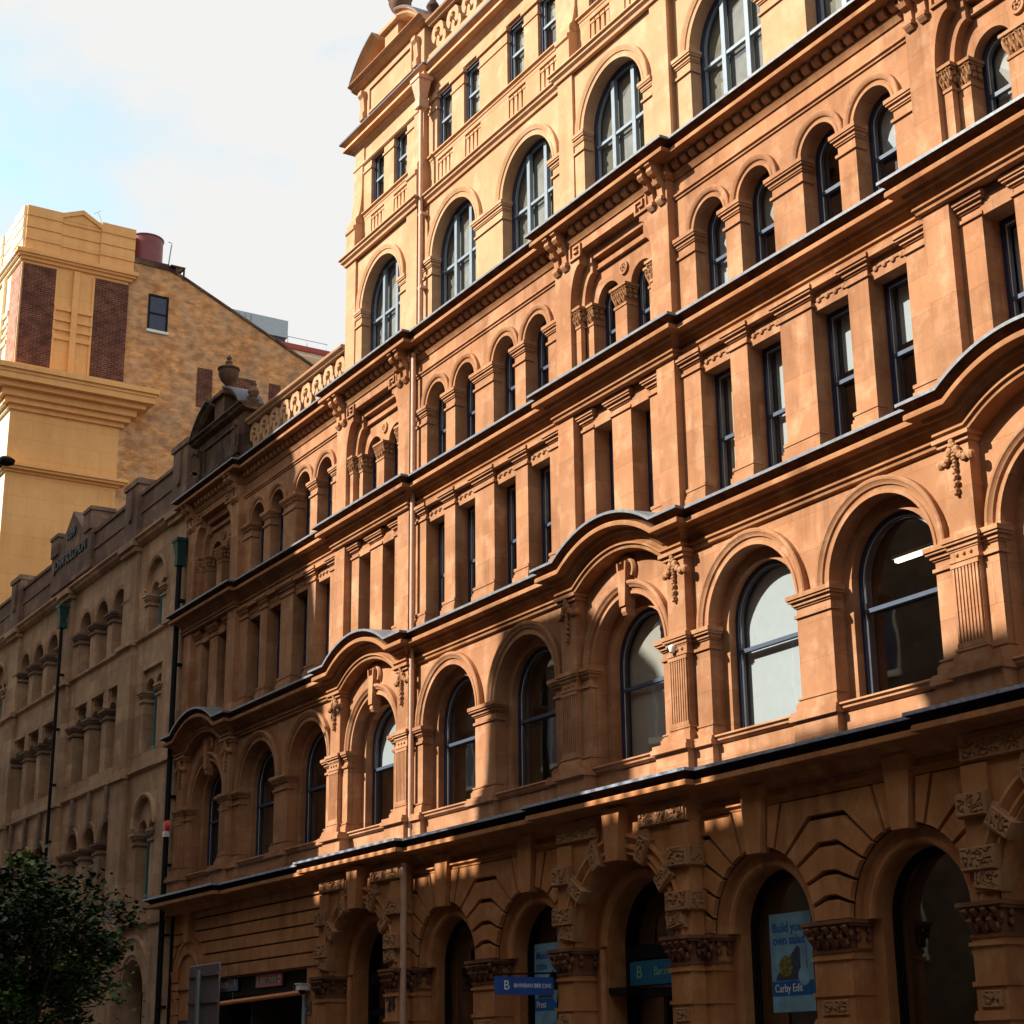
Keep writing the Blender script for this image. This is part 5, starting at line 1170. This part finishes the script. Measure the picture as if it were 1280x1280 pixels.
mb = MB(); mb.lathe(-39.35, 9.98, [(.02, 15.56), (.12, 15.54), (.22, 15.47), (.22, 15.44), (.19, 15.38), (.08, 15.34), (.02, 15.33)], 16); mb.tube([(-40.2, 9.9, 15.45), (-39.5, 9.97, 15.46)], .06); build('lamp_head', mb, BLACKP, o)
# tree in front of the brown building
def tree(x, y, label, zc, rx, ry, rz, n, th):
    o = mk('plane_tree', (x, y, .1), label, 'tree'); rnd = random.Random(3)
    mb = MB(); mb.tube([(x, y, .1), (x+.05, y, 1.6), (x-.02, y+.05, 3.0), (x, y, zc)], [.16, .13, .10, .05], 10)
    limbs = []
    for i in range(14):
        a = i*2.4; z0 = 1.9+i*.2; e = Vector((x+rx*.75*math.cos(a), y+ry*.75*math.sin(a), zc+rz*(.1+.55*math.sin(i*1.7))))
        s = Vector((x, y, z0)); mdl = (s+e)/2+Vector((0, 0, .3)); mb.tube([s, mdl, e], [.055, .035, .015], 6); limbs.append((s, mdl, e))
    build('trunk', mb, BARK, o)
    mbs = MB()
    clumps = []
    for i in range(120):
        u = rnd.uniform(-1, 1); a = rnd.uniform(0, 6.283); q = math.sqrt(1-u*u); rr = rnd.uniform(.15, 1.0)**.6
        c = Vector((x+rx*rr*q*math.cos(a), y+ry*rr*q*math.sin(a), zc+rz*rr*u)); clumps.append((c, rnd.uniform(.22, .55), rnd.random()))
    for i in range(n):
        c, r, tone = rnd.choice(clumps); d = Vector((rnd.gauss(0, 1), rnd.gauss(0, 1), rnd.gauss(0, .75)))
        p = c+d*r*.6; s = rnd.uniform(.05, .12); a = rnd.uniform(0, 6.283); tl_ = rnd.uniform(-.9, .5)
        u = Vector((math.cos(a), math.sin(a), tl_)).normalized(); v = u.cross(Vector((rnd.gauss(0, .6), rnd.gauss(0, .6), 1))).normalized(); nn = u.cross(v)*s*.25
        mi = 2 if (tone > .72 and rnd.random() < .6) else (1 if rnd.random() < .5 else 0)
        mbs.add([p-u*s, p-v*s*.55+nn*.3-u*s*.2, p+v*s*.55+nn*.3-u*s*.2, p+u*s*1.1-nn, p-v*s*.38+u*s*.5, p+v*s*.38+u*s*.5], [(0, 1, 2), (1, 4, 5, 2), (4, 3, 5)], mi)
    build('crown', mbs, LEAF, o); return o
tree(-43.2, 12.6, 'leafy street tree at the lower left in front of the brown building', 4.5, 3.0, 2.4, 2.2, 14000, 1)

# ------------------------------------------------------------------ buildings across the street (unseen, outlines shaped to throw the shade)
def opp(name, label, x0, x1, y0, y1, h, poly=None, wins=True):
    o = mk(name, ((x0+x1)/2, (y0+y1)/2, 0), label, 'building')
    mb = MB()
    if not poly: poly = [(x0, 0), (x1, 0), (x1, h), (x0, h)]
    if poly:
        mb.prism(poly, y0, y1); mb.v = [(x-.45*(y1-y), y, z) for x, y, z in mb.v]      # plan sheared along the sun so rear walls add no shade
    else: mb.box(x0, x1, y0, y1, 0, h)
    build('wall', mb, OPPS, o)
    if wins:
        nz_, z = 0, 4.8
        while z+2.4 < h-1.5:
            x = x0+1.6
            while x+1.4 < x1-1:
                mb = MB(); mb.box(x-.12, x+1.52, y1-.02, y1+.10, z-.14, z); mb.box(x-.06, x+1.46, y1-.02, y1+.03, z, z+2.3); wn = build('window', mb, CREAMW, o)
                mb = MB(); mb.box(x+.04, x+.66, y1+.03, y1+.036, z+.08, z+2.2); mb.box(x+.74, x+1.36, y1+.03, y1+.036, z+.08, z+2.2); build('pane', mb, NAVY, wn)
                x += 3.6; nz_ += 1
                if nz_ > 90: break
            z += 4.4
        mb = MB(); mb.box(x0, x1, y1-.1, y1+.5, h-.5, h-.2); build('cornice', mb, OPPS, o)
    return o
YO = -3.0
opp('unseen_office_block', 'tall shaded stone block across the street at the left', -92, -46.7, -6, YO, 24.8, [(-92, 0), (-46.7, 0), (-46.7, 26.5), (-47.5, 29.8), (-48.9, 33.4), (-51.3, 38.2), (-92, 38.2)])
o = opp('unseen_balustraded_building', 'lower stone building with a parapet balustrade across the street', -46.9, -30.6, -20, YO, 21.5)  # unseen, shaped to throw shade; balustrade added to dapple the sunlight
mb = MB(); mb.box(-46.6, -30.6, YO-.3, YO, 22.25, 22.36)  # unseen parapet balustrade, added to dapple the sunlight
x = -46.4
while x < -30.7: mb.lathe(x, YO-.15, [(.08, 21.5), (.11, 21.7), (.05, 22.1), (.08, 22.25)], 8); x += .42
build('balustrade', mb, OPPS, o)
mb = MB(); mb.prism([(-39.3, 21.4), (-34.5, 21.4), (-34.3, 25.4), (-35.4, 26.3), (-38.4, 26.5), (-38.7, 25.6)], YO-.9, YO-.02); build('shade_gable', mb, OPPS, o)  # unseen gable, added to shade the third pavilion
opp('unseen_stepped_building', 'narrow stone building across the street with a slightly higher parapet', -30.8, -26.6, -20, YO, 22.5)
opp('unseen_plain_building', 'stone building across the street behind the viewpoint', -26.8, 30, -20, YO, 23.3)
